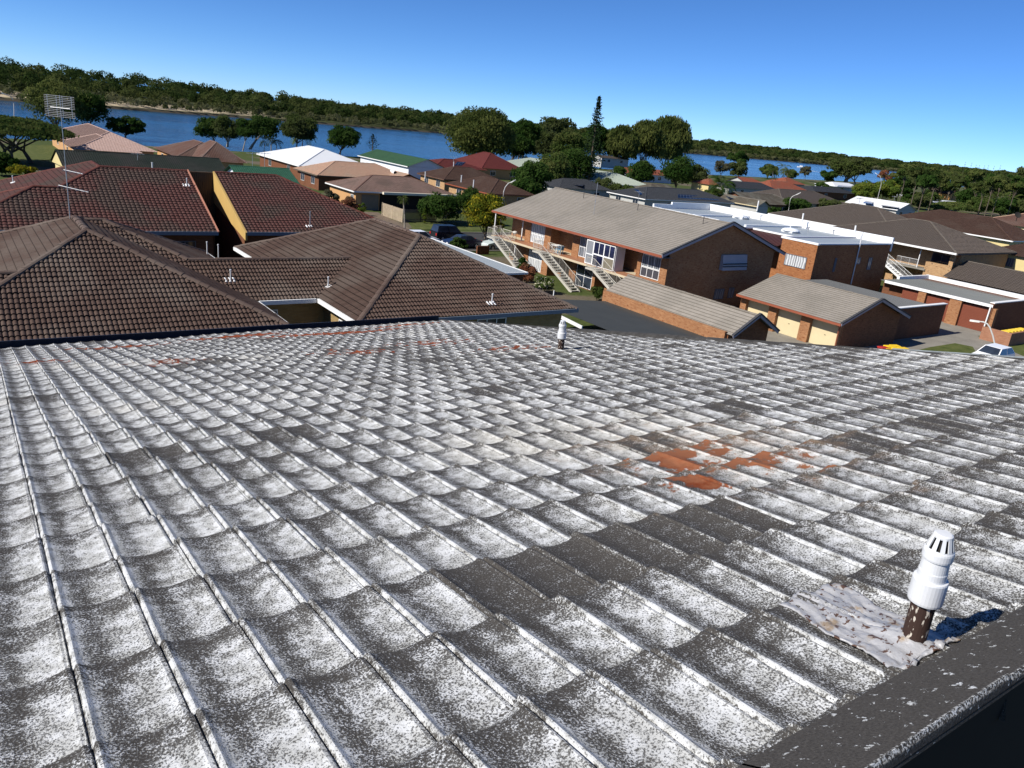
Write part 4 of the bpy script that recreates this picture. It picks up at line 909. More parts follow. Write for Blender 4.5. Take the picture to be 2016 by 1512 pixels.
# ------------------------------------------------------------------ flat roofed brick complex with white parapets
fc = thing('flat_roofed_building', 'brick block with pale flat roofs, white parapets and a curtained tower window', 'building', (80, 58, 0))
FLAT = m_metal_roof('pale_metal_roof', (.35, .4, .44), .5, .07); BT = m_brick('tower_brick', (.27, .1, .037), (.37, .16, .065), (.25, .18, .12), (.13, .04, .018))
zt = 6.1
mb = MB(); mb.box(72.0, 86.0, 46.1, 50.4, 0, 5.9); mb.box(75.2, 86.0, 50.4, 73, 0, 5.85); mb.box(72.2, 75.3, 56.8, 61.8, 0, 5.85); mb.build('wall', BT, fc)
mb = MB(); mb.box(72.2, 85.8, 46.2, 50.3, 5.9, 5.93); mb.box(75.3, 85.8, 50.6, 57.8, 5.87, 5.91); mb.box(75.3, 85.8, 58.2, 65.8, 5.87, 5.91); mb.box(75.3, 85.8, 66.2, 72.8, 5.87, 5.91); mb.box(72.4, 75.3, 57, 61.6, 5.87, 5.91)
mb.build('flat_roof', FLAT, fc)
mb = MB(); mb.box(71.95, 72.2, 46.05, 50.45, 5.9, zt); mb.box(72.2, 86.1, 46.02, 46.25, 5.95, zt); mb.box(86.0, 86.25, 46, 73.2, 5.2, 6.72); mb.box(72, 86, 50.4, 50.62, 5.9, 6.08); mb.box(75.2, 86, 57.85, 58.15, 5.9, 6.12); mb.box(75.2, 86, 65.85, 66.15, 5.9, 6.12); mb.box(78.5, 86.1, 72.85, 73.1, 5.8, 6.75); mb.box(75.1, 78.5, 72.85, 73.1, 5.8, 6.45)
mb.box(75.05, 75.25, 61.8, 73, 5.85, 6.1); mb.box(72.1, 72.4, 56.75, 61.85, 5.9, 6.05); mb.box(72.4, 75.2, 56.7, 56.95, 5.9, 6.05); mb.build('parapet', m_plain('white_parapet', (.74, .76, .77), .45, .06), fc)
roof_mesh('maroon_canopy', [[Vv3(71.6, 50.6, 5.0), Vv3(71.6, 56.7, 5.0), Vv3(75.2, 56.7, 5.8), Vv3(75.2, 50.6, 5.8)]], m_metal_roof('maroon_metal', (.1, .04, .035), .5), fc, 'rib', .35, .3, .05)
mb = MB(); mb.box(75.0, 75.2, 50.6, 56.8, 5.8, 5.98); mb.build('canopy_flashing', WHITE, fc)
c_ = [on_x(x, y, 72.0) for x, y in ((1548, 498), (1590, 506), (1584, 530), (1546, 521))]
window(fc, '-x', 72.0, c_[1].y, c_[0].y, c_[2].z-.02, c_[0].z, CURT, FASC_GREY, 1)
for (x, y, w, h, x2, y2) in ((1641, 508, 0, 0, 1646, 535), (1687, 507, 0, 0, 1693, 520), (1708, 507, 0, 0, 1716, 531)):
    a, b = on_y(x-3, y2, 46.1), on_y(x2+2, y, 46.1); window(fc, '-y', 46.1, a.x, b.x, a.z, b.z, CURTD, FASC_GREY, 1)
for i, (px, py, lab) in enumerate(((1458, 430, 'domed white skylight on the far pale flat roof'), (1556, 457, 'domed white skylight on the nearer pale flat roof'))):
    p = at(px, py, 5.92); s_ = thing('skylight', lab, 'skylight', tuple(p), 'skylights on the flat roofs'); mb = MB(); mb.box(p.x-.75, p.x+.75, p.y-.75, p.y+.75, 5.91, 6.1); mb.build('upstand', WHITE, s_)
    mb = MB(); mb.lathe((p.x, p.y, 6.1), [(1.0, 0), (.95, .1), (.7, .24), (.35, .31), (0, .33)], 16); mb.build('dome', m_plain('white_acrylic', (.75, .78, .8), .2, .03), s_, smooth=True)
def pole(name, label, cat, base, top, r, mat, group=None):
    b = Vector(base); t = thing(name, label, cat, tuple(b), group); mb = MB(); mb.tube([b, Vector(top)], r, 8); mb.build('pipe', mat, t); return t
for i, (x0, y0, y1, z, lab) in enumerate(((1461, 432, 416, 5.9, 'thin white vent pipe beside the far skylight'), (1554, 456, 444, 5.9, 'thin white vent pipe beside the nearer skylight'), (1579, 437, 420, 6.7, 'stout white vent pipe behind the long white parapet'), (1682, 462, 444, 6.4, 'stout white vent pipe left of the brown hip roof gutter'), (1490, 416, 395, 6.6, 'tall white flue at the far end of the flat roofs'))):
    p = at(x0, y0, z); D = math.hypot(p.x, p.y); q_ = at_range(x0+(3 if i < 4 else 4), y1, D); pole('vent_stack', lab, 'vent pipe', p, q_, .09 if i > 1 else .05, WHITE, 'white pipes over the flat roofs')
p = on_y(1675, 560, 46.0); q_ = on_y(1699, 457, 46.0); pole('drain_stack', 'long white drain pipe running up the dark brick tower wall', 'drain pipe', p, q_, .06, m_plain('stack_paint', (.62, .62, .64), .4, .05))
for i, (px, py, lab) in enumerate(((1497, 433, 'small tap shaped roof vent by the far upstand'), (1590, 457, 'small tap shaped roof vent by the nearer upstand'), (1640, 462, 'thin bent aerial bracket on the pale flat roof'))):
    p = at(px, py, 6.0); t = thing('roof_fitting', lab, 'roof fitting', tuple(p)); mb = MB(); mb.tube([p, p+Vector((0, 0, .55))], .05, 6); mb.tube([p+Vector((-.25, 0, .5)), p+Vector((.3, 0, .56))], .045, 6); mb.build('pipe', STEEL, t)

# ------------------------------------------------------------------ brown hip roofed flats to the right
ba = thing('taupe_roofed_flats', 'two storey flats under a big grey brown hip roof with white gutters', 'building', (108, 56, 0))
pl, cp, gt = [], [], []
addhip(96.6, 112.6, 43.6, 62, 5.3, 7.9, 'y')
q = addhip(101.5, 118, 54, 74.5, 5.5, 8.35, 'y')
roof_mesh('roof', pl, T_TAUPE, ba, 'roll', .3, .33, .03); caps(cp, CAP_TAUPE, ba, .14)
gutters([(Vv3(96.55, 43.6, 5.3), Vv3(96.55, 58, 5.3)), (Vv3(101.45, 59, 5.5), Vv3(101.45, 74.5, 5.5))], WHITE, ba, .22)
gutters([(Vv3(96.6, 43.55, 5.3), Vv3(112.6, 43.55, 5.3))], CAP_TAUPE, ba, .22, name='dark_gutter')
mb = MB(); mb.box(99.2, 112, 44.2, 60, 0, 5.2); mb.box(102.5, 117.4, 54.6, 74, 0, 5.4); mb.box(97.6, 99.3, 53.2, 55.2, 0, 5.2); mb.box(97.6, 99.3, 44.2, 47.4, 0, 3.6); mb.box(97.6, 97.95, 44.2, 44.7, 3.6, 5.2); mb.build('wall', BRICK_M, ba)
mb = MB(); mb.box(97.4, 99.3, 47.2, 53.3, 2.5, 2.7); mb.build('balcony_slab', CONC, ba)
window(ba, '-x', 99.2, 45.2, 47.6, 3.3, 4.7, GLASS, FASC_GREY, 1)
mb = MB(); railing(mb, (97.45, 48.3, 2.7), (97.45, 51, 2.7)); railing(mb, (97.45, 52.2, 2.7), (97.45, 53.2, 2.7)); mb.build('balcony_railing', WHITE, ba)
for b_ in (((97.5, 48.3, 2.6), (97.5, 48.3, 5.2)), ((97.5, 53.2, 0), (97.5, 53.2, 5.2))): mb = MB(); mb.tube(list(b_), .06, 6); mb.build('post', WHITE, ba)
mb = MB(); x0, x1 = 96.1, 97.1
for x in (x0, x1): mb.bar((x, 52.2, 2.66), (x, 47, 0), .07, .24)
st = mb.build('staircase', WHITE, ba)
for k in range(14): t = (k+.5)/14; m2 = MB(); m2.box(x0, x1, 52.2-5.2*t-.13, 52.2-5.2*t+.13, 2.68*(1-t)-.03, 2.68*(1-t)+.02); m2.build('tread', WHITE, st)
for x in (x0, x1): m2 = MB(); railing(m2, (x, 52.2, 2.8), (x, 47, .1), .9, 30); m2.build('handrail', WHITE, st)
p, q_ = at(1757, 425, 7.95), at(1755, 411, 7.95)
g3 = thing('roller_door_garage', 'flat roofed brick garage with three dark red roller doors', 'garage', (85, 37, 0))
ys = [on_x(x, y, 80.4).y for x, y in ((1772, 585), (1806, 590), (1819, 600), (1866, 610), (1890, 612), (1940, 640), (1948, 640))]
mb = MB(); mb.box(81.2, 90.2, 31.9, 43.2, 0, 2.6); mb.box(80.2, 90.5, 31.55, 31.9, 0, 2.95); mb.build('wall', BRICK_R, g3)
doors_on(g3, 80.6, [(ys[1], ys[0]), (ys[3], ys[2]), (ys[5], ys[4])], 2.35, m_plain('oxblood_door', (.17, .05, .028), .5, .08), [(ys[2], ys[1]), (ys[4], ys[3]), (ys[6]-.25, ys[5])], BRICK, .35, False, 16)
roof_mesh('roof', [[Vv3(80.3, 31.9, 2.72), Vv3(90.3, 31.9, 2.55), Vv3(90.3, 43.2, 2.55), Vv3(80.3, 43.2, 2.72)]], m_metal_roof('slate_metal', (.1, .11, .11)), g3, 'rib', .3, .3, .04)
mb = MB(); mb.box(80.15, 80.3, 31.6, 42.6, 2.55, 2.82); mb.box(90.3, 90.7, 31.6, 43.4, 2.5, 3.0); mb.box(80.2, 90.5, 31.5, 31.95, 2.95, 3.03); mb.box(84, 90.5, 43.1, 43.4, 2.6, 2.98); mb.build('coping', WHITE, g3)
mb = MB(); mb.tube([(80.1, 31.75, 2.7), (80.0, 31.75, 0)], .07, 6); mb.build('downpipe', WHITE, g3)
# ------------------------------------------------------------------ houses down to the river
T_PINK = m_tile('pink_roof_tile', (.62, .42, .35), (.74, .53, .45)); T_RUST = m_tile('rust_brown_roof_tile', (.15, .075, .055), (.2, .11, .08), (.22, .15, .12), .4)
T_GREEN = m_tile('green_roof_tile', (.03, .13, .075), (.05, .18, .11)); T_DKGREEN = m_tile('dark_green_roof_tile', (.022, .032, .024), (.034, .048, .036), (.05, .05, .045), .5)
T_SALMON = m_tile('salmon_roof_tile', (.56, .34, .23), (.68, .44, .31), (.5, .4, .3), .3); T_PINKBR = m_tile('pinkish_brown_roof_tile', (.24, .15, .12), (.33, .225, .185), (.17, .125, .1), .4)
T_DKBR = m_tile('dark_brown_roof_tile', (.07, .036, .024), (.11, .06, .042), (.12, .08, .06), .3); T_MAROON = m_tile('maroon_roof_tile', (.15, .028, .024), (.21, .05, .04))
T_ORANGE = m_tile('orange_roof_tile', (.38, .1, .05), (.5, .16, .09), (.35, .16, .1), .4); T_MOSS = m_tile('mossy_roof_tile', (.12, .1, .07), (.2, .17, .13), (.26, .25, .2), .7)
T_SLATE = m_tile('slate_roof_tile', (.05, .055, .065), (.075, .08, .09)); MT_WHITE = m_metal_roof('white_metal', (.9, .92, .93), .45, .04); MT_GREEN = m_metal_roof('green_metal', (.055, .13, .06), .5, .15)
MT_PALE = m_metal_roof('pale_green_metal', (.42, .47, .38), .5, .06); MT_GREY = m_metal_roof('light_grey_metal', (.3, .34, .37), .45, .06)
PEACH = m_plain('peach_render', (.48, .27, .12), .7, .06); YELLOW = m_plain('yellow_render', (.56, .46, .22), .7, .05); WSHADE = m_plain('white_weatherboard', (.66, .69, .73), .6, .04); GREYW = m_plain('grey_render', (.4, .4, .38), .7, .08)
def wing(root, r1, r2, eave, ze, axis, ends, kind, mat, wallm, ref='side', zr=None, pitch=.4, capm=None, gut=None, ext=(0, 0), hipf=1., wins=True, oh=.55, step=.03, walls=True, hw0=None, free=False):
    k = 0 if axis == 'x' else 1
    z = zr or ze+1.8
    e = at(*eave, ze)
    for _ in range(60):
        p, q = at(*r1, z), at(*r2, z)
        if ref == 'side': hw = abs(e[1-k]-(p[1-k]+q[1-k])/2)
        else: hw = abs(min(p[k], q[k])-e[k])
        hw = hw0 or min(max(hw, 1.5), 12)
        if zr: break
        z = .7*z+.3*(ze+pitch*hw)
    if free:                                        # a house standing askew to the street grid
        d = Vector((q.x-p.x, q.y-p.y, 0)); L = d.length; d.normalize(); n_ = Vector((-d.y, d.x, 0)); o_ = Vector((p.x, p.y, 0))
        f = lambda a, b, zz_: o_+d*a+n_*b+Vector((0, 0, zz_))
        pl, cp, ev, ga, Q = hip_planes(-(hw if ends[0] == 'hip' else 0), L+(hw if ends[1] == 'hip' else 0), -hw, hw, ze, z, 'x', ends[0], ends[1], f=f)
        roof_mesh('roof', pl, mat, root, kind, .3, .33, step); caps(cp, capm, root, .14); gutters(ev, gut, root, .18)
        mb = MB(); mb.hexa([f(.5, -hw+.5, 0), f(L-.5, -hw+.5, 0), f(L-.5, hw-.5, 0), f(.5, hw-.5, 0)], [f(.5, -hw+.5, ze), f(L-.5, -hw+.5, ze), f(L-.5, hw-.5, ze), f(.5, hw-.5, ze)])
        for a in (.2, L-.2): mb.poly([f(a, -hw+.1, ze-.1), f(a, hw-.1, ze-.1), f(a, 0, z-.06)])
        mb.build('wall', wallm, root); return None
    m = (p[1-k]+q[1-k])/2; s0, s1 = min(p[k], q[k]), max(p[k], q[k]); s0 -= ext[0]; s1 += ext[1]
    i0 = hw*hipf if ends[0] == 'hip' else 0; i1 = hw*hipf if ends[1] == 'hip' else 0
    a, b, c, d = s0-i0, s1+i1, m-hw, m+hw
    x0, x1, y0, y1 = (a, b, c, d) if axis == 'x' else (c, d, a, b)
    pl, cp, ev, ga, Q = hip_planes(x0, x1, y0, y1, ze, z, axis, ends[0], ends[1], i0, i1)
    far = math.hypot((x0+x1)/2, (y0+y1)/2)
    kd = kind if not (kind == 'roll' and far > 95) else 'low'
    if kd == 'low' and far > 190: kd = 'flat'
    roof_mesh('roof', pl, mat, root, kd, .3 if kind != 'rib' else .45, .33, step if kind != 'rib' else .04)
    if capm: caps(cp, capm, root, .14)
    if gut: gutters(ev, gut, root, .18)
    if not walls: return (x0, x1, y0, y1, ze, z)
    gw = []
    for g in ga:
        A, B, C_ = [Vector(v) for v in g]; ctr = (A+B)/2; ins = Vector(((x0+x1)/2-ctr.x, (y0+y1)/2-ctr.y, 0)); ins = ins.normalized()*(oh-.003)
        lat = (B-A).normalized()*oh; gw.append([A+ins+lat*.0, B+ins-lat*.0, C_+ins-Vector((0, 0, .03))])
    walls_box(x0+oh, x1-oh, y0+oh, y1-oh, 0, ze-.03, wallm, root, gables=gw)
    if wins:
        for f_ in (.28, .72):
            yy = y0+(y1-y0)*f_; window(root, '-x', x0+oh, yy-.8, yy+.8, ze-1.75, ze-.5, GLASS, WHITE, 1); xx = x0+(x1-x0)*f_; window(root, '-y', y0+oh, xx-.8, xx+.8, ze-1.75, ze-.5, GLASS, WHITE, 1)
    return (x0, x1, y0, y1, ze, z)
def house(name, label, px, group='houses between the flats and the river', cat='house'):
    p = at(*px, 2.6); return thing(name, label, cat, (p.x, p.y, 0), group)
def solar(label, corners, z):
    """solar array fixed on the roof of the house built last; corner pixels (tl,tr,br,bl) with a height for each"""
    P = [at(x, y, zz_) for (x, y), zz_ in zip(corners, z)]; mb = MB(); n = (P[1]-P[0]).cross(P[3]-P[0]).normalized(); n = n if n.z > 0 else -n
    L = (P[1]-P[0]).length; Wd = (P[3]-P[0]).length; up = n*.09
    mb.poly([P[3]+up, P[2]+up, P[1]+up, P[0]+up], [(0, 0), (L, 0), (L, Wd), (0, Wd)])
    for i in range(4): j = (i+1) % 4; mb.poly([P[i], P[j], P[j]+up, P[i]+up], [(0.5, .5)]*4)
    mb.build('solar_panel', SOLAR, h)

h = house('pink_roofed_house', 'pink tiled house with two overlapping hips beside the umbrella tree', (190, 280))
wing(h, (183, 244), (205, 259), (118, 273), 2.7, 'y', ('hip', 'hip'), 'rib', T_PINK, PEACH, capm=T_PINK, pitch=.38); wing(h, (192, 264), (200, 269), (140, 291), 2.6, 'y', ('hip', 'hip'), 'rib', T_PINK, PEACH, capm=T_PINK, pitch=.38)
h = house('rust_roofed_house', 'rusty brown hip roofed house behind the dark green ridge', (424, 300))
wing(h, (424, 273), (416, 270), (485, 322), 2.6, 'y', ('hip', 'hip'), 'low', T_RUST, PEACH, 'end', capm=T_PINKBR); wing(h, (388, 276), (392, 280), (318, 298), 2.6, 'y', ('hip', 'hip'), 'low', T_RUST, PEACH, capm=T_PINKBR)
h = house('white_roofed_house', 'house with a bright white metal hip roof beside the river', (617, 310))
wing(h, (617, 288), (629, 293.6), (545, 314), 2.7, 'y', ('hip', 'hip'), 'smooth', MT_WHITE, BRICK_R, pitch=.34, capm=MT_WHITE, gut=WHITE)
h = house('dark_green_roofed_house', 'long blackish green tiled house with a pale yellow gable', (270, 320))
R_ = wing(h, (108, 295), (431, 312), (220, 324), 2.9, 'x', ('gable', 'gable'), 'low', T_DKGREEN, YELLOW, pitch=.5, capm=T_DKGREEN, gut=MT_GREEN, wins=False, hw0=3.6, free=True)
h = house('green_tiled_house', 'emerald green tiled house with a white gable end', (520, 350))
wing(h, (449, 325), (571, 333), (600, 377), 2.6, 'x', ('gable', 'gable'), 'low', T_GREEN, WSHADE, pitch=.36, capm=T_GREEN)
h = house('salmon_roofed_house', 'house with a pale salmon tiled hip roof and dark verandah', (690, 335))
wing(h, (661, 317.6), (737, 322), (660, 347), 2.6, 'x', ('hip', 'hip'), 'low', T_SALMON, BRICK_R, capm=T_SALMON, gut=BARK, pitch=.38); wing(h, (764, 332), (797, 343), (735, 346), 2.6, 'y', ('gable', 'hip'), 'low', T_SALMON, BRICK_R, capm=T_SALMON, gut=BARK, pitch=.36, wins=False)
p = at(766, 336, 3.7); mb = MB(); mb.tube([p, at(778, 340, 3.7)], .3, 10); ta = mb.build('water_tank', WHITE, h); mb = MB(); a_ = at(778, 340, 3.7); mb.tube([a_, a_+(a_-p).normalized()*.06], .3, 10); mb.build('end_cap', DARK, ta)
solar('two dark solar panels on the salmon roof left hip', ((630, 322), (648, 324), (629, 336), (603, 333)), (3.7, 3.7, 2.9, 2.9))
h = house('peach_walled_house', 'peach walled house with pinkish brown hip roof and brown garage door', (760, 375))
q = wing(h, (737, 346), (804, 348), (760, 379), 2.75, 'x', ('hip', 'hip'), 'low', T_PINKBR, PEACH, capm=T_RUST, pitch=.36, gut=WHITE, wins=False)
X0, X1, Y0, Y1 = q[:4]; ww = Y0+.55
gd = [on_y(x, y, ww).x for x, y in ((711, 410), (744, 412))]; mb = MB(); mb.box(gd[0], gd[1], ww-.06, ww+.02, 0, 2.25); mb.build('garage_door', m_plain('taupe_door', (.2, .165, .125), .6, .06), h)
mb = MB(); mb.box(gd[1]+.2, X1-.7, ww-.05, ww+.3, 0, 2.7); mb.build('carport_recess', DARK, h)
mb = MB(); mb.box(gd[1]+.3, X1+.2, Y0-.6, Y0-.1, 2.5, 2.85); mb.build('carport_fascia', m_plain('cream_fascia', (.7, .64, .5), .5, .05), h)
window(h, '-x', X0+.55, Y0+1.2, Y0+2.2, 1.0, 2.1, CURTD, WHITE, 1)
h = house('green_metal_roofed_house', 'house with faded green metal roof and a broad white gable', (800, 320))
wing(h, (760, 295), (823, 312.5), (779, 322.6), 2.8, 'y', ('gable', 'gable'), 'rib', MT_GREEN, WSHADE, pitch=.36, gut=WHITE, wins=False)
h = house('brown_roofed_house', 'low dark brown tiled house with two hips behind the street trees', (910, 350))
wing(h, (880, 325), (941, 333), (880, 358), 2.6, 'x', ('hip', 'hip'), 'low', T_DKBR, BRICK_M, capm=T_DKBR, gut=T_RUST, hw0=5.5); wing(h, (974, 353.5), (958, 348), (915, 377), 2.6, 'y', ('hip', 'hip'), 'low', T_DKBR, BRICK_M, capm=T_DKBR, gut=FASC_RED, hw0=5.0)
h = house('red_roofed_house', 'maroon red steep hipped house in front of the biggest round tree', (961, 325))
wing(h, (961, 301), (957, 299.5), (985, 346), 2.6, 'y', ('hip', 'hip'), 'low', T_MAROON, PEACH, 'end', capm=T_MAROON, pitch=.5, hw0=7.2); wing(h, (862, 313), (905, 319), (885, 331), 2.6, 'x', ('hip', 'hip'), 'low', T_MAROON, PEACH, capm=T_MAROON)
solar('single solar panel lying on the maroon roof', ((900, 319), (917, 320), (909, 326.5), (894, 326)), (4.2, 4.2, 3.5, 3.5))
h = house('pale_green_roofed_house', 'house with a pale green metal roof left of the bushy dark tree', (1040, 325))
wing(h, (1054, 311), (1068, 315), (1012, 327), 2.7, 'y', ('hip', 'hip'), 'rib', MT_PALE, WSHADE, pitch=.36, gut=WHITE)
h = house('sage_roofed_house', 'house with a sage metal roof right of the bushy dark tree', (1190, 350))
wing(h, (1176, 333), (1194, 340), (1165, 355), 2.7, 'y', ('hip', 'hip'), 'rib', MT_PALE, WSHADE, pitch=.34, gut=WHITE)
h = house('two_storey_house', 'weathered grey upright house behind the sage roof near the tall pine', (1215, 318))
wing(h, (1186, 306), (1222, 308), (1200, 315), 4.2, 'x', ('gable', 'gable'), 'flat', T_TAUPE, GREYW, pitch=.3, hw0=3.2)
h = house('orange_roofed_house', 'small orange roofed house seen between two round dark trees', (1265, 340))
wing(h, (1228, 330), (1302, 334), (1265, 349), 2.6, 'x', ('gable', 'gable'), 'low', T_ORANGE, WSHADE, hw0=4.0)
h = house('slate_solar_house', 'dark slate hip roof covered in black solar panels', (1330, 385))
q = wing(h, (1262, 366), (1388, 376), (1290, 393), 2.7, 'x', ('hip', 'hip'), 'low', T_SLATE, GREYW, capm=T_SLATE, gut=WHITE, pitch=.33)
solar('left block of black solar panels on the slate roof', ((1248, 373), (1290, 380), (1312, 387), (1260, 384)), (3.9, 3.7, 3.1, 3.2)); solar('right block of black solar panels on the slate roof', ((1334, 383), (1408, 387), (1416, 395), (1334, 390)), (3.7, 3.6, 3.0, 3.1))
h = house('mottled_roofed_house', 'low weathered brown hip roof just above the slate solar roof', (1300, 366))
wing(h, (1285, 362), (1310, 363), (1300, 371), 2.6, 'x', ('hip', 'hip'), 'low', T_MOSS, BRICK_R, hw0=4.5)
h = house('black_solar_house', 'black tiled roof carrying solar panels behind the grey gable roof', (1135, 360))
wing(h, (1106, 350), (1158, 354), (1110, 371), 2.6, 'x', ('hip', 'hip'), 'low', T_SLATE, GREYW); solar('wide dark solar array on the black tiled roof', ((1112, 352), (1166, 356), (1146, 367), (1104, 362)), (3.9, 3.9, 3.2, 3.2))
h = house('yellow_walled_house', 'bright yellow walled house with a small red tiled roof beside the palm', (1393, 365))
wing(h, (1388, 350), (1406, 353), (1392, 363), 2.9, 'x', ('hip', 'gable'), 'low', T_ORANGE, YELLOW, wins=False, hw0=4.0)
h = house('mossy_roofed_house', 'mossy weathered brown roof with a gable facing the white parapet', (1490, 395))
wing(h, (1452, 379), (1514, 381), (1500, 402), 2.7, 'x', ('gable', 'hip'), 'low', T_MOSS, BRICK_R, capm=CAP_GREY); wing(h, (1434, 382), (1501, 395), (1460, 401), 2.6, 'y', ('gable', 'gable'), 'low', T_MOSS, GREYW, capm=CAP_GREY, gut=CREAM, wins=False)
solar('row of six blue solar panels on the mossy roof', ((1424, 383), (1458, 388), (1470, 396), (1436, 392)), (3.7, 3.7, 3.1, 3.1))
h = house('long_taupe_roofed_house', 'very long plain grey brown roof behind the hedge and street lamp', (1560, 385))
wing(h, (1508, 368), (1626, 380), (1640, 403), 2.7, 'x', ('hip', 'hip'), 'flat', T_TAUPE, GREYW, capm=CAP_TAUPE, pitch=.36)
h = house('white_solar_house', 'long white metal roof with two dark solar arrays', (1720, 395))
q = wing(h, (1692, 386), (1787, 400.7), (1672, 400), 2.8, 'y', ('gable', 'gable'), 'smooth', MT_WHITE, GREYW, pitch=.34, gut=WHITE, hw0=5.5)
solar('small left array on the long white roof', ((1706, 394), (1722, 396), (1716, 402), (1699, 400)), (3.9, 3.9, 3.4, 3.4)); solar('large right array on the long white roof', ((1746, 397), (1779, 402), (1769, 410), (1735, 405)), (3.9, 3.9, 3.3, 3.3))
h = house('terracotta_roofed_house', 'sprawling terracotta orange roofs along the river behind the palms', (1520, 360))
wing(h, (1437, 346), (1492, 352), (1470, 361), 2.6, 'x', ('gable', 'hip'), 'low', T_ORANGE, GREYW, hw0=5.0); wing(h, (1500, 353), (1565, 360), (1530, 371), 2.6, 'x', ('hip', 'hip'), 'low', T_ORANGE, GREYW, hw0=6.0); wing(h, (1538, 347.6), (1560, 351), (1607, 364), 2.6, 'x', ('hip', 'hip'), 'low', T_ORANGE, GREYW, hw0=5.5)
h = house('black_roofed_house', 'blackish flat pitched roof right of the terracotta roofs', (1620, 372))
wing(h, (1592, 365), (1652, 370), (1620, 378), 2.6, 'x', ('hip', 'hip'), 'flat', T_SLATE, BRICK_R, pitch=.25)
h = house('white_riverside_house', 'white roof with a solar array beside the wide domed tree', (1655, 362))
wing(h, (1640, 358), (1668, 360), (1650, 368), 2.7, 'x', ('hip', 'hip'), 'smooth', MT_WHITE, WSHADE, pitch=.3, hw0=5.5); solar('solar array on the white roof near the domed tree', ((1654, 360), (1692, 362), (1684, 370), (1648, 368)), (3.7, 3.6, 3.0, 3.0))
h = house('charcoal_roofed_house', 'small charcoal tiled roof left of the terracotta roofs', (1462, 362)); wing(h, (1446, 357), (1486, 358), (1462, 372), 2.6, 'x', ('hip', 'hip'), 'low', T_SLATE, GREYW, hw0=4.5)
h = house('brown_riverside_house', 'brown roof with a white gable porch near the far street lamp', (1738, 366)); wing(h, (1720, 360), (1754, 362), (1735, 371), 2.6, 'x', ('hip', 'hip'), 'low', T_DKBR, WSHADE, hw0=5.5); wing(h, (1762, 369), (1772, 372), (1750, 378), 2.6, 'y', ('gable', 'gable'), 'smooth', MT_WHITE, WSHADE, pitch=.3, hw0=3.0)
h = house('orange_gabled_house', 'house with a glowing orange gable and brown roof among trees', (1866, 382)); wing(h, (1850, 371), (1864, 374.5), (1846, 390), 2.7, 'y', ('gable', 'gable'), 'low', T_DKBR, m_plain('orange_render', (.55, .27, .09), .7, .05), pitch=.5, wins=False, hw0=4.2)
p = at(1855, 397, 2.6); h = thing('white_carport', 'low white flat carport roof below the orange gable', 'carport', (p.x, p.y, 0)); A_, B_, C_, D_ = at(1836, 393, 2.7), at(1882, 397, 2.7), at(1876, 401, 2.7), at(1828, 398, 2.7); mb = MB(); up = Vector((0, 0, .12)); mb.hexa([D_, C_, B_, A_], [D_+up, C_+up, B_+up, A_+up]); mb.build('roof', MT_WHITE, h)
for q_ in (A_, B_, C_, D_): mb = MB(); mb.tube([(q_.x, q_.y, 0), tuple(q_)], .06, 6); mb.build('post', WHITE, h)
h = house('dark_brown_gabled_house', 'large dark brown tiled house with cream yellow walls at the right edge', (1940, 440))
q = wing(h, (1857, 413.5), (1946, 428), (1940, 463), 5.2, 'y', ('hip', 'hip'), 'low', T_DKBR, YELLOW, capm=T_DKBR, pitch=.38, gut=WHITE, wins=True, hw0=7.0)
wing(h, (1997, 416.5), (2060, 424), (2010, 452), 5.2, 'x', ('hip', 'hip'), 'low', T_RUST, YELLOW, capm=T_SALMON, pitch=.38)
h = house('tiled_garage', 'grey brown tiled garage roof behind the red roller doors', (1940, 550)); pl, cp, ev, ga, Q = hip_planes(94.6, 104.4, 26, 43.6, 2.6, 4.36, 'y', 'gable', 'gable'); roof_mesh('roof', pl, T_TAUPE, h, 'roll', .3, .33, .03); caps(cp, CAP_TAUPE, h); walls_box(95.1, 103.9, 26.3, 43.3, 0, 2.55, BRICK_SHADE, h, gables=[[(95.1, 43.303, 2.5), (103.9, 43.303, 2.5), (99.5, 43.303, 4.3)]])
h = house('distant_two_storey_house', 'upright cream house at the right edge below the dark brown roof', (2005, 500)); b_ = at(1990, 528, 0); walls_box(112.5, 124, 38, 47, 0, 4.9, YELLOW, h); roof_mesh('roof', [[Vector((112, 37.5, 4.9)), Vector((124.5, 37.5, 4.9)), Vector((118, 42.5, 7.2))], [Vector((112, 47.5, 4.9)), Vector((112, 37.5, 4.9)), Vector((118, 42.5, 7.2))], [Vector((124.5, 47.5, 4.9)), Vector((112, 47.5, 4.9)), Vector((118, 42.5, 7.2))], [Vector((124.5, 37.5, 4.9)), Vector((124.5, 47.5, 4.9)), Vector((118, 42.5, 7.2))]], T_DKBR, h, 'low'); window(h, '-x', 112.5, 40, 42, 1.2, 2.5, CURTD, FASC_GREY, 1); window(h, '-x', 112.5, 43.5, 45.5, 3.4, 4.5, CURTD, FASC_GREY, 1)
p = at(2000, 436, 6.6); s_ = thing('satellite_dish', 'black satellite dish standing on the dark brown roof at the right edge', 'satellite dish', tuple(p)); mb = MB(); mb.tube([p, p+Vector((0, 0, 1.0))], .06, 6); mb.build('mast', DARK, s_); mb = MB(); mb.lathe(p+Vector((-.1, 0, 1.15)), [(0, 0), (.35, .05), (.62, .18), (.6, .2), (.34, .08), (0, .03)], 18, (-.5, -.6, .55)); mb.build('dish', DARK, s_)
h = thing('side_carport', 'flat pale grey metal roofed carport beyond the right brown hip roof', 'carport', (37.8, 60, 0)); roof_mesh('roof', [[Vector((36.6, 51.4, 2.7)), Vector((39.2, 51.4, 2.7)), Vector((39.2, 68, 2.7)), Vector((36.6, 68, 2.7))]], MT_GREY, h, 'rib', .3, .3, .03)
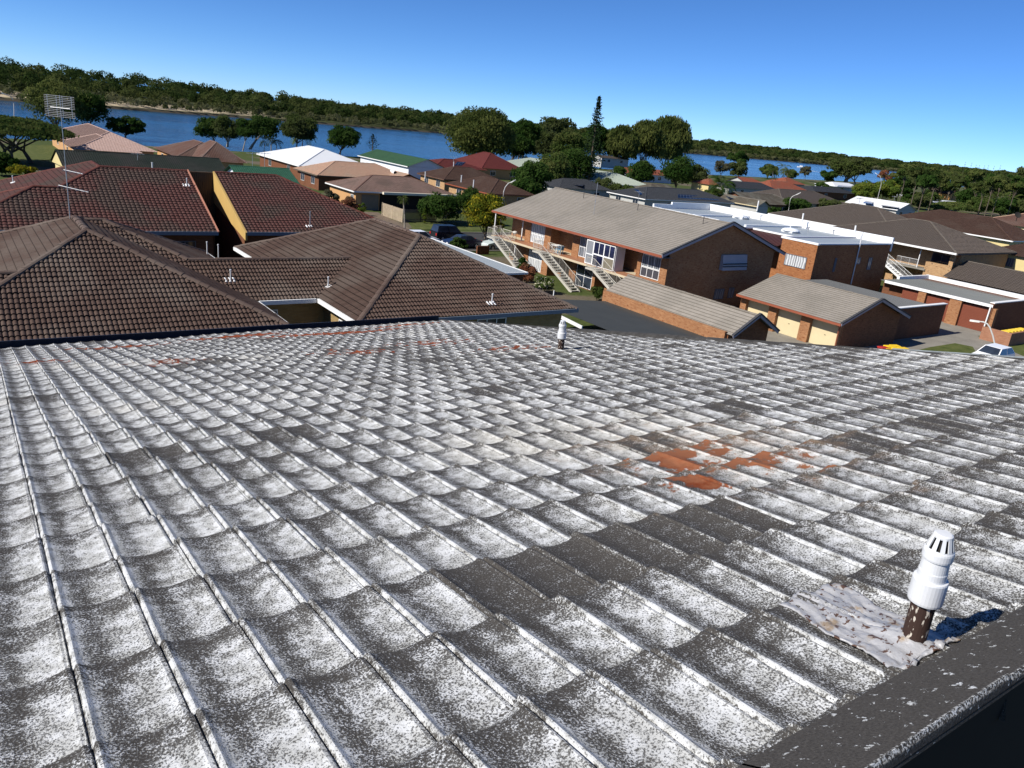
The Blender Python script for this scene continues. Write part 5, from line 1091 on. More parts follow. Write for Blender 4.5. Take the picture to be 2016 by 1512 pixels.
for a_ in (((36.6, 51.35, 2.66), (39.25, 51.35, 2.66)), ((39.25, 51.4, 2.66), (39.25, 68, 2.66))): mb = MB(); mb.bar(*a_, .1, .16); mb.build('fascia', WHITE, h)
mb = MB(); mb.box(36.8, 39.0, 51.6, 51.85, 0, 2.6); mb.build('wall', BRICK_R, h)
p0, p1 = at(939, 501), at(966, 502); h = thing('brick_planter_wall', 'short low brick wall by the hedge left of the first stair', 'wall', tuple(p0)); mb = MB(); mb.box(p0.x, p1.x, p0.y, p0.y+.24, 0, .95); mb.build('wall', BRICK_R, h)

# ------------------------------------------------------------------ fences, bins, lamps
def fence(name, label, p, q, hgt, mat, gap, board):
    p, q = Vector(p), Vector(q); t = thing(name, label, 'fence', tuple(p), 'fences of the peach walled house'); L = (q-p).length; d = (q-p)/L; mb = MB(); n = int(L/gap)
    for k in range(n): a = p+d*(k*gap); mb.hexa([a, a+d*board, a+d*board+Vector((.03, .03, 0)), a+Vector((.03, .03, 0))], [v+Vector((0, 0, hgt)) for v in (a, a+d*board, a+d*board+Vector((.03, .03, 0)), a+Vector((.03, .03, 0)))])
    for z in (.3, hgt-.25): mb.bar(p+Vector((.05, .05, z)), q+Vector((.05, .05, z)), .05, .09)
    mb.build('palings', mat, t); m = max(2, int(L/2.4))
    for k in range(m+1): a = p+d*(L*k/m); mb = MB(); mb.box(a.x-.05, a.x+.05, a.y-.05, a.y+.05, 0, hgt+.06); mb.build('post', mat, t)
fence('lattice_fence', 'pale lattice side fence running back beside the driveway', at(792, 438), at(752, 424), 1.8, m_plain('pale_timber', (.42, .34, .24), .8, .2), .14, .09)
fence('paling_fence', 'grey paling front fence behind the small palm', at(796, 437), at(858, 436), 1.7, m_plain('grey_timber', (.16, .13, .1), .85, .25), .15, .11)
def curve_pts(pxs, D): return [at_range(x, y, D) for x, y in pxs]
def lamp(label, pxs, base, D, r=.07, head=.8):
    P = curve_pts(pxs, D); b = Vector((P[0].x, P[0].y, 0)); t = thing('street_lamp', label, 'street lamp', tuple(b), 'street lamps'); mb = MB(); mb.tube([b]+P, [r*1.3]+[r*.9]*(len(P)-1)+[r*.7], 8); mb.build('pole', m_plain('lamp_grey', (.5, .49, .46), .5, .08), t)
    e, d = P[-1], (P[-1]-P[-2]).normalized(); mb = MB(); s = d.cross(Vector((0, 0, 1))).normalized(); w = .14
    A = [e+s*w*.6, e-s*w*.6, e+d*head*.6-s*w, e+d*head-s*w*.5, e+d*head+s*w*.5, e+d*head*.6+s*w]; mb.hexa([a-Vector((0, 0, .09)) for a in A][::-1], [a+Vector((0, 0, .05)) for a in A][::-1]); mb.build('lamp_head', m_plain('lamp_white', (.7, .69, .64), .4, .05), t)
lamp('tall street lamp by the river above the umbrella tree', ((28, 240), (27, 205), (25, 195), (20, 189), (12, 186)), None, 185)
lamp('slender street lamp between the yellow flowering tree and the flats', ((989, 404), (991.5, 378), (995, 368), (1001, 361), (1005, 359)), None, 112)
lamp('street lamp leaning over the hedge behind the white parapet', ((1552, 416), (1556, 392), (1560, 387), (1568, 383)), None, 150)
lamp('small far street lamp near the wide domed tree', ((1735, 362), (1734.5, 352), (1733, 347), (1727, 343)), None, 270)
lamp('nearest street lamp, curving over the white parked car', ((1963, 700), (1955, 662), (1949, 645), (1944, 638), (1936, 634), (1929, 633)), None, D_of(1964, 702), .07, .75)
BINR = m_plain('red_bin_plastic', (.38, .03, .025), .5, .08); BINY = m_plain('yellow_lid', (.75, .5, .02), .45, .05)
def wheelie(x, y, label, group, lid=None, rz=0):
    t = thing('wheelie_bin', label, 'bin', (x, y, 0), group, rz)
    def loc(m, nm, mt, smooth=False):
        o = m.build(nm, mt); o.parent = t; OFF[o.name] = OFF[t.name]; return o
    mb = MB(); mb.hexa([(-.22, -.25, .06), (.22, -.25, .06), (.22, .22, .06), (-.22, .22, .06)], [(-.29, -.34, .98), (.29, -.34, .98), (.29, .34, .98), (-.29, .34, .98)]); loc(mb, 'body', BINR)
    mb = MB(); mb.hexa([(-.31, -.37, .985), (.31, -.37, .985), (.31, .38, .985), (-.31, .38, .985)], [(-.25, -.3, 1.08), (.25, -.3, 1.08), (.28, .36, 1.06), (-.28, .36, 1.06)]); loc(mb, 'lid', lid or BINY)
    for s in (-1, 1): mb = MB(); mb.tube([(s*.24, .3, .1), (s*.3, .3, .1)], .1, 10); loc(mb, 'wheel', DARK)
    return t
for i, (px, py) in enumerate(((1740, 684), (1752, 682), (1763, 681), (1757, 689), (1768, 687), (1779, 686))):
    p = at(px, py, 1.03); wheelie(p.x, p.y, 'yellow lidded bin in the small cluster showing just over the white speckled roof', 'yellow lidded bins behind the speckled roof edge', BINR if i == 0 else None, 1.2)
en = thing('bin_enclosure', 'low brick bin enclosure beside the nearest street lamp', 'wall', (77, 28.3, 0)); mb = MB(); mb.box(76.8, 77.05, 28.05, 30.6, 0, 1.2); mb.box(77.05, 83, 28.05, 28.25, 0, 1.2); mb.build('wall', m_brick('pinkish_brick', (.29, .13, .075), (.36, .18, .11), (.27, .2, .15)), en)
for i in range(7): wheelie(77.6+.72*i, 29.1, 'yellow lidded bin in the row behind the low brick enclosure', 'yellow lidded bins in the brick enclosure', None, 0)
wheelie(77.5, 30.1, 'red lidded bin at the back corner of the brick enclosure', None, BINR)

# ------------------------------------------------------------------ cars
def car(label, x, y, rz, paint, L=4.5, Wd=1.78, Ht=1.5, kind='sedan', name='parked_car'):
    t = thing(name, label, 'car', (x, y, 0), 'parked cars', rz); h = L/2; w = Wd/2
    def loc(m, nm, mt, par=None, sm=False):
        o = m.build(nm, mt, None, sm); o.parent = par or t; OFF[o.name] = OFF[t.name]; return o
    prof = {'sedan': [(-h, .5), (-h+.1, .95), (-h+.85, 1.0)], 'suv': [(-h, .5), (-h+.05, 1.05), (-h+.4, 1.08)], 'hatch': [(-h, .5), (-h+.06, .98), (-h+.3, 1.02)]}[kind]
    zb = prof[-1][1]; front = [(h-1.15, zb-.05), (h-.2, .78), (h, .6), (h, .35), (h-.1, .25), (-h+.1, .25), (-h, .4)]
    side = prof+front; mb = MB(); n = len(side)
    Ls = [Vector((a, -w+(.06 if b > .9 or b < .3 else 0), b)) for a, b in side]; Rs = [Vector((a, -v.y, b)) for (a, b), v in zip(side, Ls)]
    mb.poly(Ls[::-1]); mb.poly(Rs)
    for i in range(n): j = (i+1) % n; mb.poly([Ls[i], Ls[j], Rs[j], Rs[i]])
    body = loc(mb, 'body', paint, sm=False); bv = body.modifiers.new('edge', 'BEVEL'); bv.width = .06; bv.segments = 2
    r0, r1 = {'sedan': (-h+.75, -h+1.45), 'suv': (-h+.12, -h+.35), 'hatch': (-h+.15, -h+.6)}[kind]; f1, f0 = h-1.95, h-1.2; wi = w-.05; wt = w-.24
    base = [Vector((r0, -wi, zb)), Vector((f0, -wi, zb-.04)), Vector((f0, wi, zb-.04)), Vector((r0, wi, zb))]; top = [Vector((r1, -wt, Ht)), Vector((f1, -wt, Ht)), Vector((f1, wt, Ht)), Vector((r1, wt, Ht))]
    mb = MB(); mb.hexa(base, top); cb = loc(mb, 'cabin', paint); bv = cb.modifiers.new('edge', 'BEVEL'); bv.width = .07; bv.segments = 2
    def glass(a, b, c, d, ins=.1, nm='window'):
        ctr = (a+b+c+d)/4; nrm = (b-a).cross(d-a).normalized(); nrm = nrm if nrm.dot(ctr-Vector((0, 0, 1))) > 0 else -nrm; P = [p.lerp(ctr, ins)+nrm*.012 for p in (a, b, c, d)]; m = MB(); m.hexa([p-nrm*.008 for p in P], P); loc(m, nm, GLASS)
    glass(base[1], base[2], top[2], top[1], .1, 'windscreen'); glass(base[3], base[0], top[0], top[3], .14, 'rear_window')
    for s in (0, 1):
        a, b, c, d = (base[0], base[1], top[1], top[0]) if s == 0 else (base[3], base[2], top[2], top[3]); m1, m2 = a.lerp(b, .5), d.lerp(c, .5); glass(a, m1, m2, d, .1); glass(m1, b, c, m2, .1)
    for sx in (-h+.85, h-.85):
        for sy in (-1, 1):
            mb = MB(); mb.tube([(sx, sy*(w-.2), .32), (sx, sy*(w+.02), .32)], .32, 18); wh = loc(mb, 'wheel', DARK); mb = MB(); mb.tube([(sx, sy*(w+.015), .32), (sx, sy*(w+.03), .32)], .19, 12); loc(mb, 'rim', STEEL, wh)
    for sy in (-1, 1):
        mb = MB(); mb.box(h-.06, h+.015, sy*w*.62-.17, sy*w*.62+.17, .56, .7); loc(mb, 'headlight', PVC); mb = MB(); mb.box(-h-.012, -h+.06, sy*w*.78-.11, sy*w*.78+.11, .68, .95); loc(mb, 'tail_light', m_plain('tail_red', (.4, .02, .015), .3, .05))
    return t
P_BLACK = m_plain('black_paint', (.012, .013, .017), .2, .05, spec=.6); P_BLUE = m_plain('navy_paint', (.012, .02, .05), .2, .05, spec=.6); P_WHITE = m_plain('white_car_paint', (.78, .79, .8), .25, .03, spec=.5); P_GREY = m_plain('pale_green_paint', (.5, .56, .54), .25, .04, spec=.5)
p = at(886, 476); car('black four wheel drive parked at the far kerb by the white blossom', p.x+.6, p.y+1.2, 0, P_BLACK, 4.7, 1.9, 1.85, 'suv')
p = at(905, 489); car('dark navy sedan half hidden behind the pale carport roof', p.x+.6, p.y+.6, math.pi, P_BLUE, 4.7, 1.8, 1.45, 'sedan')
p = at(828, 466, .9); car('white car whose roof shows over the brown hip ridge', p.x, p.y, 0, P_WHITE, 4.5, 1.8, 1.6, 'hatch')
p = at(958, 481, .6); car('pale green car nose showing left of the first stair', p.x+1.6, p.y, math.pi, P_GREY, 4.2, 1.75, 1.4, 'hatch')
p = at(1952, 697, .9); car('white hatchback parked under the nearest street lamp', p.x+.2, p.y, math.pi, P_WHITE, 4.3, 1.78, 1.5, 'hatch')

# ------------------------------------------------------------------ boat
p = at(1577, 330, -.6); bt = thing('motor_boat', 'small white motor boat leaving a wake on the river', 'boat', tuple(p), None, 2.4)
def bl(m, nm, mt): o = m.build(nm, mt); o.parent = bt; OFF[o.name] = OFF[bt.name]; return o
mb = MB(); mb.hexa([(-4, -.9, -.1), (2, -.9, -.1), (4.4, 0, 0), (2, .9, -.1), (-4, .9, -.1)], [(-4, -1.4, .9), (2, -1.4, 1.0), (5.2, 0, 1.3), (2, 1.4, 1.0), (-4, 1.4, .9)]); bl(mb, 'hull', WHITE)
mb = MB(); mb.hexa([(-1.5, -1, .95), (2, -1, .95), (2, 1, .95), (-1.5, 1, .95)], [(-1.3, -.9, 2.4), (1.3, -.9, 2.4), (1.3, .9, 2.4), (-1.3, .9, 2.4)]); bl(mb, 'cabin', WHITE)
w0 = p; mb = MB(); q1, q2 = at(1600, 337, -.585), at(1632, 342, -.585); s_ = Vector((0, 3.5, 0))
mb.poly([Vector((w0.x, w0.y, -.585)), q1-s_, q2-s_*1.6, q2+s_*1.6, q1+s_]); tag(mb.build('boat_wake', m_plain('foam', (.4, .48, .55), .5, .3, .3)), kind='structure')

# aerials and pipes on the far roofs
def aerial(label, base, top, z, group='aerials on the far roofs', arms=4):
    b = at(*base, z); D = math.hypot(b.x, b.y); t = at_range(*top, D); r = thing('television_antenna', label, 'antenna', tuple(b), group); mb = MB(); mb.tube([b-Vector((0, 0, .5)), t], .035, 6); mb.build('mast', STEEL, r)
    mb = MB(); a = t-Vector((.9, 0, .15)); c = t+Vector((.9, 0, -.15)); mb.tube([a, c], .025, 5)
    for k in range(arms): q = a.lerp(c, (k+.5)/arms); mb.tube([q-Vector((0, .6, 0)), q+Vector((0, .6, 0))], .018, 4)
    mb.build('boom', STEEL, r)
aerial('guyed aerial mast left on the emerald green roof', (497, 331), (497, 300), 4.6); aerial('guyed aerial mast right on the emerald green roof', (521, 333), (521, 300), 4.6)
aerial('aerial at the middle of the dark green ridge', (270, 318), (271, 301), 3.8); aerial('aerial on the maroon roof end', (893, 317), (893, 308), 4.4); aerial('aerial on the long grey brown roof beyond the white parapet', (1690, 404), (1694, 389), 8.2, arms=3); aerial('thin aerial behind the grey gable roof ridge', (1257, 393), (1259, 376), 4.5, arms=3); aerial('aerial on the white solar roof', (1760, 398), (1762, 386), 4.4, arms=3)
for px, py, z, l in ((908, 356, 4.0, 'left pale pipe on the dark brown roofs by the street lamp'), (932, 366, 4.0, 'right pale pipe on the dark brown roofs by the street lamp'), (300, 334, 3.6, 'pale pipe on the dark green roof above the red one'), (893, 327, 3.8, 'pale pipe at the left end of the maroon roof'), (837, 349, 3.9, 'pale round vent on the dark brown roof left hip')):
    stink(at(px, py, z), l, 'pale pipes on the far roofs', .9, None, False, r=.09)
# ------------------------------------------------------------------ trees
def palm(name, label, cat, foot, top, spread, nf=16, mat=None, bark=None, r=.13, group=None, D=None, droop=1.0):
    """foot: pixel of the trunk base (or of its visible foot with D), top: pixel of the crown heart, spread: frond length in pixels"""
    rng = np.random.default_rng(sum(ord(c)*(i+5) for i, c in enumerate(label)) % 9999); D = D or D_of(*foot); g = at_range(*foot, D); g.z = 0
    t = at_range(*top, D); zc = np.dot(np.array(t)-EYE, CF); Lf = spread/FPX*zc; root = thing(name, label, cat, tuple(g), group)
    mb = MB(); m = g.lerp(t, .5)+Vector((rng.uniform(-.2, .2), rng.uniform(-.2, .2), 0)); mb.tube([g-Vector((0, 0, .2)), m, t], [r*1.4, r, r*.8], 8); mb.build('trunk', bark or BARK_P, root, smooth=True)
    C, A, B, T = [], [], [], []
    for k in range(nf):
        az = 2*math.pi*(k/nf)+rng.uniform(-.2, .2); el = rng.uniform(-.25, 1.25); d = np.array([math.cos(az), math.sin(az), 0])
        p = np.array(t); v = d*math.cos(el)+np.array([0, 0, math.sin(el)]); n = 14; st = Lf*rng.uniform(.85, 1.1)/n; s = np.cross(d, [0, 0, 1.])
        for i in range(n):
            v = v+np.array([0, 0, -.11*droop*(1+i*.08)]); v /= np.linalg.norm(v); p = p+v*st; f = math.sin(math.pi*min(1, (i+1.2)/(n+.5)))**.6
            if i < 1: continue
            for sg in (-1, 1):
                a = s*sg*.8+v*.55+np.array([0, 0, -.35]); a /= np.linalg.norm(a); ll = Lf*.2*f; C.append(p+a*ll*.9); A.append(a*ll); B.append(v*st*.42); T.append(rng.uniform())
            C.append(p); A.append(v*st*.6); B.append(s*.03*Lf*.5); T.append(.9)
    quads_mesh('crown', np.array(C), np.array(A), np.array(B), mat or L_MID, root, np.array(T)); return root
def norfolk(name, label, foot, top, wpx, D, group=None, layers=26, dens=1.):
    rng = np.random.default_rng(sum(ord(c) for c in label)); g = at_range(*foot, D); g.z = 0; t = at_range(*top, D); h = t.z; zc = np.dot(np.array(t)-EYE, CF); w = wpx/FPX*zc
    root = thing(name, label, 'pine tree', tuple(g), group); mb = MB(); mb.tube([g, Vector((g.x, g.y, h*.6)), Vector((g.x, g.y, h))], [w*.04, w*.025, .04], 7); mb.build('trunk', BARK, root)
    C, A, B, N = [], [], [], []
    for k in range(layers):
        f = k/(layers-1); z = h*(.12+.86*f); r = w/2*(1-f)**.85*(1 if f > .12 else .8)+.12
        nb = 7; a0 = rng.uniform(0, 6.28)
        for b in range(nb):
            az = a0+2*math.pi*b/nb+rng.uniform(-.2, .2); d = np.array([math.cos(az), math.sin(az), .28]); rr = r*rng.uniform(.75, 1.1); m = max(5, int(7*dens))
            for i in range(m):
                q = np.array([g.x, g.y, z])+d*rr*((i+1.)/m)+np.array([0, 0, .25*rr*((i+1)/m)**2]); C.append(q+rng.normal(0, .04*w*.5, 3)); a = d*.6+rng.normal(0, .5, 3); a /= np.linalg.norm(a); bb = np.cross(a, rng.normal(size=3)); bb /= np.linalg.norm(bb); s = (.034*w+.08)*rng.uniform(.7, 1.3); A.append(a*s*1.3); B.append(bb*s*.5)
    quads_mesh('crown', np.array(C), np.array(A), np.array(B), L_PINE, root, rng.uniform(0, 1, len(C))); return root

T_ = tree; RB_ = 'trees along the river bank'; TT = 'garden trees among the houses'
T_('umbrella_tree', 'broad umbrella shaped tree overhanging the lawn at the far left', 'tree', (-75, 232, 118, 292), (35, 322), style='umbrella', leafm=L_MID, n=13000, ncl=170, leaf=.32, trunks=3, tr=.3)
T_('sheoak_tree', 'tall dark feathery tree behind the television aerial', 'tree', (62, 168, 172, 250), (108, 262), leafm=L_CAS, n=5500, ncl=75, leaf=.3, group=RB_, tr=.35)
T_('round_tree', 'dense dark round tree right of the tall feathery one', 'tree', (148, 186, 214, 250), (172, 264), leafm=L_DARK, n=3200, ncl=46, leaf=.35, group=RB_)
T_('spreading_tree', 'low spreading dark leafy tree at the end of the pink roof', 'tree', (208, 231, 287, 266), (247, 270), leafm=L_DARK, n=2200, ncl=36, leaf=.4, group=RB_)
for i, (b, bs, l) in enumerate((((386, 236, 436, 276), (428, 283), 'leftmost tree of the clump behind the rust roof'), ((420, 234, 482, 278), (448, 288), 'second tree of the clump behind the rust roof, sunlit olive'), ((464, 232, 520, 274), (478, 296), 'pale trunked tree of the clump above the right end of the rust roof'), ((492, 228, 553, 276), (506, 294), 'darkest broad tree of the clump, left of the tall olive one'))):
    T_('paperbark_tree', l, 'tree', b, bs, leafm=(L_DARK, L_OLIVE, L_DARK, L_DARK)[i], n=2800, ncl=42, leaf=.32, group=RB_, trunks=1+i % 2, bark=BARK_P)
T_('weeping_tree', 'tall olive crowned tree with hanging foliage above the white roof', 'tree', (554, 229, 622, 280), (583, 294), leafm=L_OLIVE, n=3600, ncl=50, leaf=.32, droop=.45, group=RB_)
palm('palm_tree', 'feathery palm in front of the olive crowned tree', 'palm', (594, 292), (596, 264), 34, 16, L_LIME, group='palms among the houses'); 
for i, (x, y, l) in enumerate(((520, 276, 'left small palm under the dark clump'), (534, 275, 'middle small palm under the dark clump'), (545, 279, 'right small palm under the dark clump'))): palm('palm_tree', l, 'palm', (x, 298), (x, y), 17, 12, L_OLIVE, r=.1, group='palms among the houses')
T_('round_tree', 'isolated round dark tree standing alone against the water', 'tree', (645, 251, 707, 294), (668, 307), leafm=L_DARK, n=4200, ncl=55, leaf=.28, group=RB_, tr=.28)
norfolk('young_pine', 'small sparse young pine against the water right of the round dark tree', (733, 298), (731, 265), 30, D_of(733, 298), layers=8, dens=.8)
T_('weeping_tree', 'biggest round tree, golden green and drooping, behind the maroon roof', 'tree', (878, 224, 1004, 318), (960, 322), leafm=L_CAS, n=14000, ncl=150, leaf=.3, droop=.45, trunks=3, group=RB_, tr=.4)
for i, (b, bs, l, m) in enumerate((((990, 270, 1052, 314), (1010, 322), 'left of the dark trees between the two biggest crowns', L_DARK), ((1038, 264, 1100, 312), (1068, 318), 'brownish tree right behind the pale green roof', L_OLIVE), ((1000, 240, 1060, 285), (1030, 320), 'taller dark tree rising behind the gap beside the biggest crown', L_DARK), ((1085, 262, 1150, 320), (1118, 326), 'dark tree just left of the tall pine', L_MID), ((1130, 250, 1200, 310), (1165, 325), 'dark bushy crown around the foot of the tall pine', L_DARK), ((1056, 232, 1130, 276), (1090, 315), 'high olive crown behind the brownish tree', L_OLIVE))):
    T_('sheoak_tree', l, 'tree', b, bs, leafm=m, n=3200, ncl=46, leaf=.36, group=RB_, trunks=2, droop=.2)
norfolk('norfolk_pine', 'tall thin pine spire standing above every other tree', (1162, 330), (1174.5, 188), 58, 205, layers=30, dens=.9)
for i, (b, bs, l) in enumerate((((1190, 250, 1250, 322), (1222, 332), 'left drooping crown of the big grey green group right of the pine'), ((1232, 244, 1300, 318), (1268, 334), 'middle drooping crown of the big grey green group'), ((1262, 236, 1349, 326), (1308, 332), 'largest right drooping crown of the big grey green group'))):
    T_('weeping_tree', l, 'tree', b, bs, leafm=L_CAS, n=8000, ncl=95, leaf=.28, droop=.6, trunks=2, group=RB_, bark=BARK_P, tr=.35)
palm('palm_tree', 'pale palm left of the drooping group by the pine', 'palm', (1202, 330), (1200, 300), 26, 12, L_MID, group='palms among the houses')
for b, bs, l, m, n in (((1008, 322, 1078, 388), (1045, 398), 'left half of the dark bushy trees behind the grey gable roof', L_DARK, 4200), ((1050, 306, 1120, 372), (1085, 385), 'middle of the dark bushy trees behind the grey gable roof', L_MID, 4800), ((1090, 296, 1168, 360), (1128, 372), 'right and tallest of the dark bushy trees behind the grey gable roof', L_DARK, 4800), ((1004, 352, 1060, 402), (1030, 408), 'low dark tree under the slender street lamp', L_DARK, 2600),
    ((1234, 320, 1284, 364), (1260, 368), 'compact dark green tree hiding the small orange roof', L_DARK, 3600), ((1202, 328, 1232, 354), (1218, 358), 'small dark bush tree beside the sage roof', L_DARK, 1600), ((1300, 312, 1362, 368), (1330, 374), 'dark double crowned tree left of the yellow wall', L_DARK, 4200), ((1346, 324, 1388, 370), (1366, 374), 'sunlit olive tree touching the yellow wall', L_OLIVE, 2400),
    ((1404, 316, 1434, 342), (1418, 350), 'thin grey leafless looking tree by the water', L_GREY, 700), ((1428, 298, 1474, 324), (1450, 338), 'upper dark crown by the water left of the palms', L_DARK, 1700), ((1430, 320, 1474, 348), (1455, 352), 'lower olive crown by the water left of the palms', L_OLIVE, 1800), ((1490, 325, 1534, 347), (1510, 352), 'wide flat green tree behind the terracotta roofs', L_MID, 1700), ((1540, 336, 1572, 352), (1556, 358), 'round green tree between the river palms', L_MID, 1300), ((1572, 328, 1598, 346), (1584, 356), 'sparse grey tree right of the river palms', L_GREY, 600),
    ((1610, 338, 1645, 358), (1628, 362), 'dark tree tucked under the wide domed tree', L_DARK, 1400), ((1724, 335, 1760, 358), (1742, 362), 'brownish tree by the water right of the domed tree', L_RUST, 1200)):
    T_('garden_tree', l, 'tree', b, bs, leafm=m, n=n, ncl=max(16, n//70), leaf=.33, group=TT)
T_('domed_tree', 'wide domed olive tree with many pale stems by the water', 'tree', (1628, 312, 1709, 352), (1670, 366), style='round', leafm=L_OLIVE, n=6500, ncl=80, leaf=.55, trunks=5, bark=BARK_P, group=RB_)
palm('palm_tree', 'dark palm with a thick skirt beside the yellow wall', 'palm', (1424, 402), (1421, 363), 40, 20, L_DARK, r=.22, group='palms among the houses')
for x, y0, y1, l in ((1520, 372, 338, 'left slim palm on the terracotta roofs'), (1541, 368, 330, 'tallest slim palm on the terracotta roofs'), (1548, 372, 341, 'right slim palm on the terracotta roofs')): palm('palm_tree', l, 'palm', (x, y0), (x+2, y1), 20, 13, L_MID, group='palms among the houses')
T_('umbrella_tree', 'very wide flat topped green tree above the orange gable', 'tree', (1768, 336, 1914, 380), (1840, 395), style='umbrella', leafm=L_MID, n=6000, ncl=90, leaf=.42, trunks=3)
for b, bs, l, m, n in (((1676, 360, 1722, 394), (1700, 398), 'bright green bushy tree left behind the long white roof', L_LIME, 2600), ((1712, 358, 1764, 396), (1738, 399), 'bright green bushy tree right behind the long white roof', L_LIME, 2600), ((1914, 338, 1990, 392), (1950, 400), 'tall olive sunlit tree right of the orange gable', L_OLIVE, 3200), ((1796, 376, 1850, 404), (1822, 408), 'dense dark shrubs left of the orange gable', L_MID, 1800), ((1880, 372, 1924, 408), (1900, 412), 'dark trees close right of the orange gable', L_DARK, 2000), ((1976, 360, 2040, 408), (2008, 416), 'dark tree mass at the right edge above the dark brown roof', L_DARK, 2600), ((1984, 330, 2060, 368), (2020, 385), 'olive crown at the right frame edge', L_OLIVE, 2400), ((1900, 330, 1930, 352), (1915, 380), 'small far green crown above the wide flat tree', L_MID, 900)):
    T_('garden_tree', l, 'tree', b, bs, leafm=m, n=n, ncl=max(16, n//70), leaf=.38, group=TT)
for x, y0, y1, s_, l in ((1934, 412, 384, 26, 'left palm of the row at the right edge'), (1952, 414, 386, 26, 'second palm of the row at the right edge'), (1970, 416, 388, 24, 'third palm of the row at the right edge'), (1992, 416, 392, 24, 'rightmost palm of the row at the right edge')): palm('palm_tree', l, 'palm', (x, y0), (x+2, y1), s_, 13, L_MID, group='palms among the houses')
for b, m, n, l in (((1900, 390, 1952, 420), L_MID, 2000, 'thick green undergrowth below the left palms of the right edge row'), ((1944, 392, 1996, 424), L_DARK, 2200, 'dark undergrowth below the middle palms of the right edge row'), ((1988, 394, 2040, 428), L_OLIVE, 2200, 'olive undergrowth below the rightmost palm'), ((1766, 372, 1806, 398), L_DARK, 1600, 'dark tree right of the long white roof end'),
    ((1786, 384, 1830, 408), L_OLIVE, 1600, 'olive bush between the long white roof and the clipped hedge'), ((1830, 360, 1862, 384), L_DARK, 1300, 'dark crown just left of the orange gable peak'), ((1888, 358, 1930, 390), L_MID, 1700, 'green crown just right of the brown gabled roof'), ((1600, 360, 1640, 382), L_DARK, 1200, 'dark low tree between the black roof and the white river house'), ((1480, 366, 1512, 384), L_DARK, 1000, 'dark shrubs left of the very long grey brown roof'), ((1382, 372, 1420, 396), L_MID, 1200, 'green shrubs below the yellow wall')):
    T_('garden_tree', l, 'tree', b, ((b[0]+b[2])/2, b[3]+3), leafm=m, n=n, ncl=max(16, n//70), leaf=.38, group=TT)
rng = np.random.default_rng(5)
for i in range(26):                                                    # scattered trees of the far suburb on the right
    x = 1770+i*11+rng.uniform(-6, 6); y = 338+rng.uniform(0, 26)+(x-1770)*.05
    T_('suburb_tree', 'one of the many small dark crowns filling the suburb below the skyline at right', 'tree', (x-rng.uniform(14, 24), y-rng.uniform(8, 16), x+rng.uniform(14, 24), y+10), None, D=rng.uniform(260, 480), leafm=(L_DARK, L_MID, L_OLIVE, L_FOR)[i % 4], n=900, ncl=18, leaf=.7, group='small crowns of the far suburb', seed=i)
for i, (x, y, h_) in enumerate(((1866, 317, 10), (1896, 318, 12), (1908, 320, 13), (1918, 324, 8), (1925, 325, 6), (1934, 325, 9), (1942, 325, 8), (1953, 326, 9), (1966, 325, 8))):
    norfolk('skyline_pine', 'one of the tiny pines spaced along the right skyline', (x, y+h_+8), (x, y), 8, 900, 'tiny pines on the skyline', layers=10, dens=.6)
# hedges and shrubs
def shrub(name, label, box, base, leafm, n=1200, cat='shrub', leaf=.16, group=None, ncl=None, style='round', depth=1.): return tree(name, label, cat, box, base, leafm=leafm, n=n, ncl=ncl or max(12, n//60), leaf=leaf, group=group, style=style, tr=.05, depth=depth)
shrub('hedge', 'dark green hedge left along the back of the long flat roofs', (1287, 388, 1345, 408), (1316, 412), L_MID, 1800, 'hedge', .22, ncl=40, depth=.5)
shrub('hedge', 'rounded hedge by the palm foot behind the flat roofs', (1340, 390, 1386, 410), (1364, 413), L_MID, 1500, 'hedge', .22, ncl=34, depth=.5)
shrub('hedge', 'long dark hedge in front of the very long grey brown roof', (1515, 392, 1612, 422), (1560, 426), L_DARK, 3600, 'hedge', .25, ncl=70, depth=.35)
shrub('shrub', 'pale olive shrub at the right end of the long dark hedge', (1600, 391, 1652, 418), (1626, 424), L_OLIVE, 1700, leaf=.24)
shrub('hedge', 'dark hedge at the corner of the mossy gable', (1500, 408, 1545, 424), (1522, 428), L_DARK, 1400, 'hedge', .22, depth=.6)
shrub('garden_tree', 'mid green tree behind the grey gable roof left of the thin mast', (1158, 354, 1222, 388), (1190, 394), L_OLIVE, 2800, 'tree', .26, TT)
shrub('garden_tree', 'mid green tree behind the grey gable roof right of the thin mast', (1206, 366, 1258, 394), (1232, 398), L_MID, 2200, 'tree', .26, TT)
shrub('hedge', 'clipped low flat topped hedge behind the grey brown hip roof', (1806, 398, 1942, 424), (1874, 428), L_MID, 3600, 'hedge', .3, ncl=70, style='umbrella', depth=.4)
tree('flowering_tree', 'bright yellow green flowering tree at the corner of the brick flats', 'tree', (914, 386, 992, 462), (955, 470), leafm=L_YEL, n=6500, ncl=80, leaf=.17, tr=.12)
shrub('flowering_bush', 'bush smothered in white blossom beside the paling fence', (857, 404, 897, 431), (878, 438), L_WHITE, 2200, leaf=.12)
shrub('shrub', 'big dark shrub behind the white blossom', (820, 384, 915, 436), (880, 440), L_DARK, 4200, leaf=.2)
shrub('shrub', 'second dark shrub beside the yellow flowering tree', (895, 372, 950, 420), (920, 440), L_DARK, 2600, leaf=.2)
shrub('shrub', 'dark shrubs under the brown roofed house', (880, 386, 960, 410), (910, 420), L_DARK, 2200, leaf=.2)
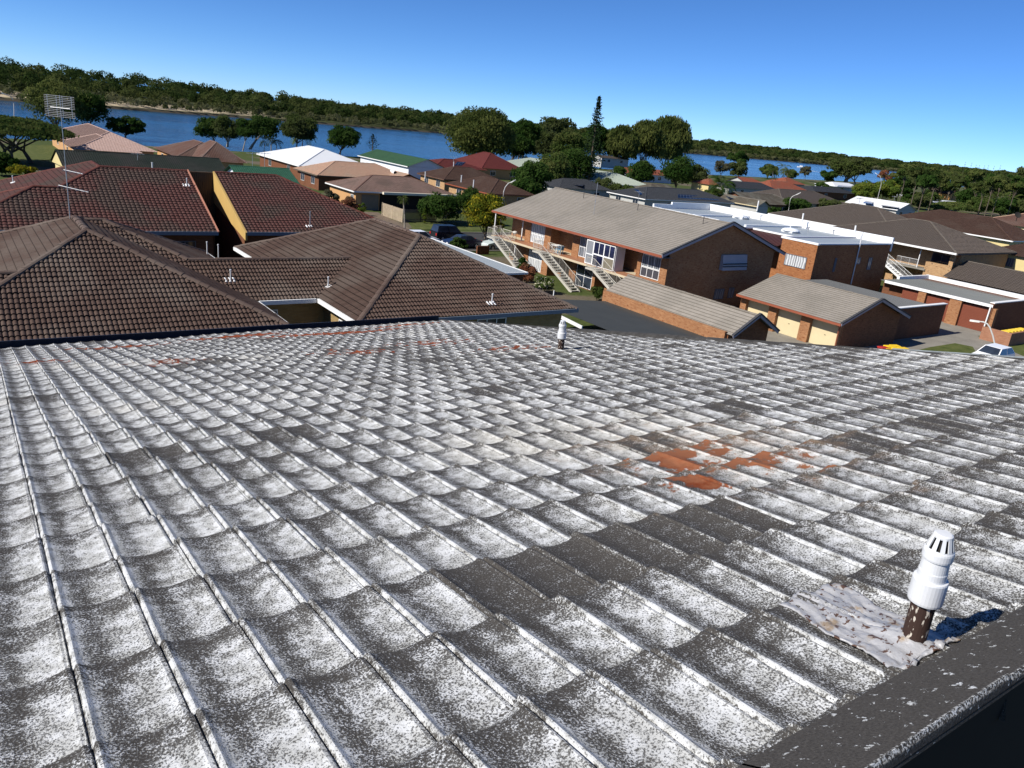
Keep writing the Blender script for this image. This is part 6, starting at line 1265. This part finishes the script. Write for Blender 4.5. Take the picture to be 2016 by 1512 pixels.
shrub('shrub', 'rusty red leaved shrub against the peach wall', (668, 390, 704, 426), (688, 434), L_RUST, 1300, leaf=.14)
shrub('shrub', 'green and grey shrub left of the peach wall', (640, 372, 668, 408), (655, 418), L_GREY, 1300, leaf=.15)
palm('palm_tree', 'young slender palm standing at the end of the driveway', 'palm', (797, 452), (794, 391), 16, 13, L_MID, r=.09, group='palms among the houses')
shrub('shrub', 'small pot palm beside the brown garage door', (704, 400, 720, 420), (712, 424), L_LIME, 300, leaf=.14)
shrub('conifer_shrub', 'thin bright conifer against the paling fence', (829, 410, 840, 438), (834, 440), L_LIME, 400, leaf=.1, style='cone')
shrub('shrub', 'yellow green shrub on the lawn behind the far left red roof', (18, 326, 74, 348), (46, 352), L_YEL, 1400, leaf=.2)
shrub('hedge', 'dark hedge at the far left frame edge below the umbrella tree', (-30, 304, 34, 342), (5, 346), L_DARK, 2200, 'hedge', .25)
shrub('hedge', 'box hedge along the pale carport roof', (880, 471, 922, 494), (902, 498), L_DARK, 1600, 'hedge', .1, depth=.5)
shrub('shrub', 'bronze leaved shrub at the foot of the first stair', (1016, 520, 1054, 560), (1036, 566), L_RUST, 1200, leaf=.1)
shrub('shrub', 'dark green shrub behind the bronze one under the first stair', (1012, 505, 1036, 545), (1024, 556), L_DARK, 1200, leaf=.1)
shrub('flowering_bush', 'white flowering daisy bush beside the middle stair', (1052, 545, 1090, 572), (1072, 577), m_leaf('daisy_leaves', (.05, .08, .02), (.09, .12, .03), spots=((.75, .72, .55), .14)), 1500, leaf=.08)
shrub('shrub', 'leafy green shrub between the last stair and the garage wall', (1160, 562, 1190, 588), (1174, 592), L_MID, 1000, leaf=.09)
shrub('climber', 'green climber spilling over the end of the long garage roof', (1206, 556, 1254, 578), (1222, 592), L_MID, 1100, leaf=.08)
ml = m_leaf('dry_skirt', (.3, .22, .1), (.42, .33, .17)); shrub('dry_shrub', 'straw coloured dry tuft at the foot of the thick palm', (1412, 392, 1434, 408), (1424, 411), ml, 500, leaf=.2)
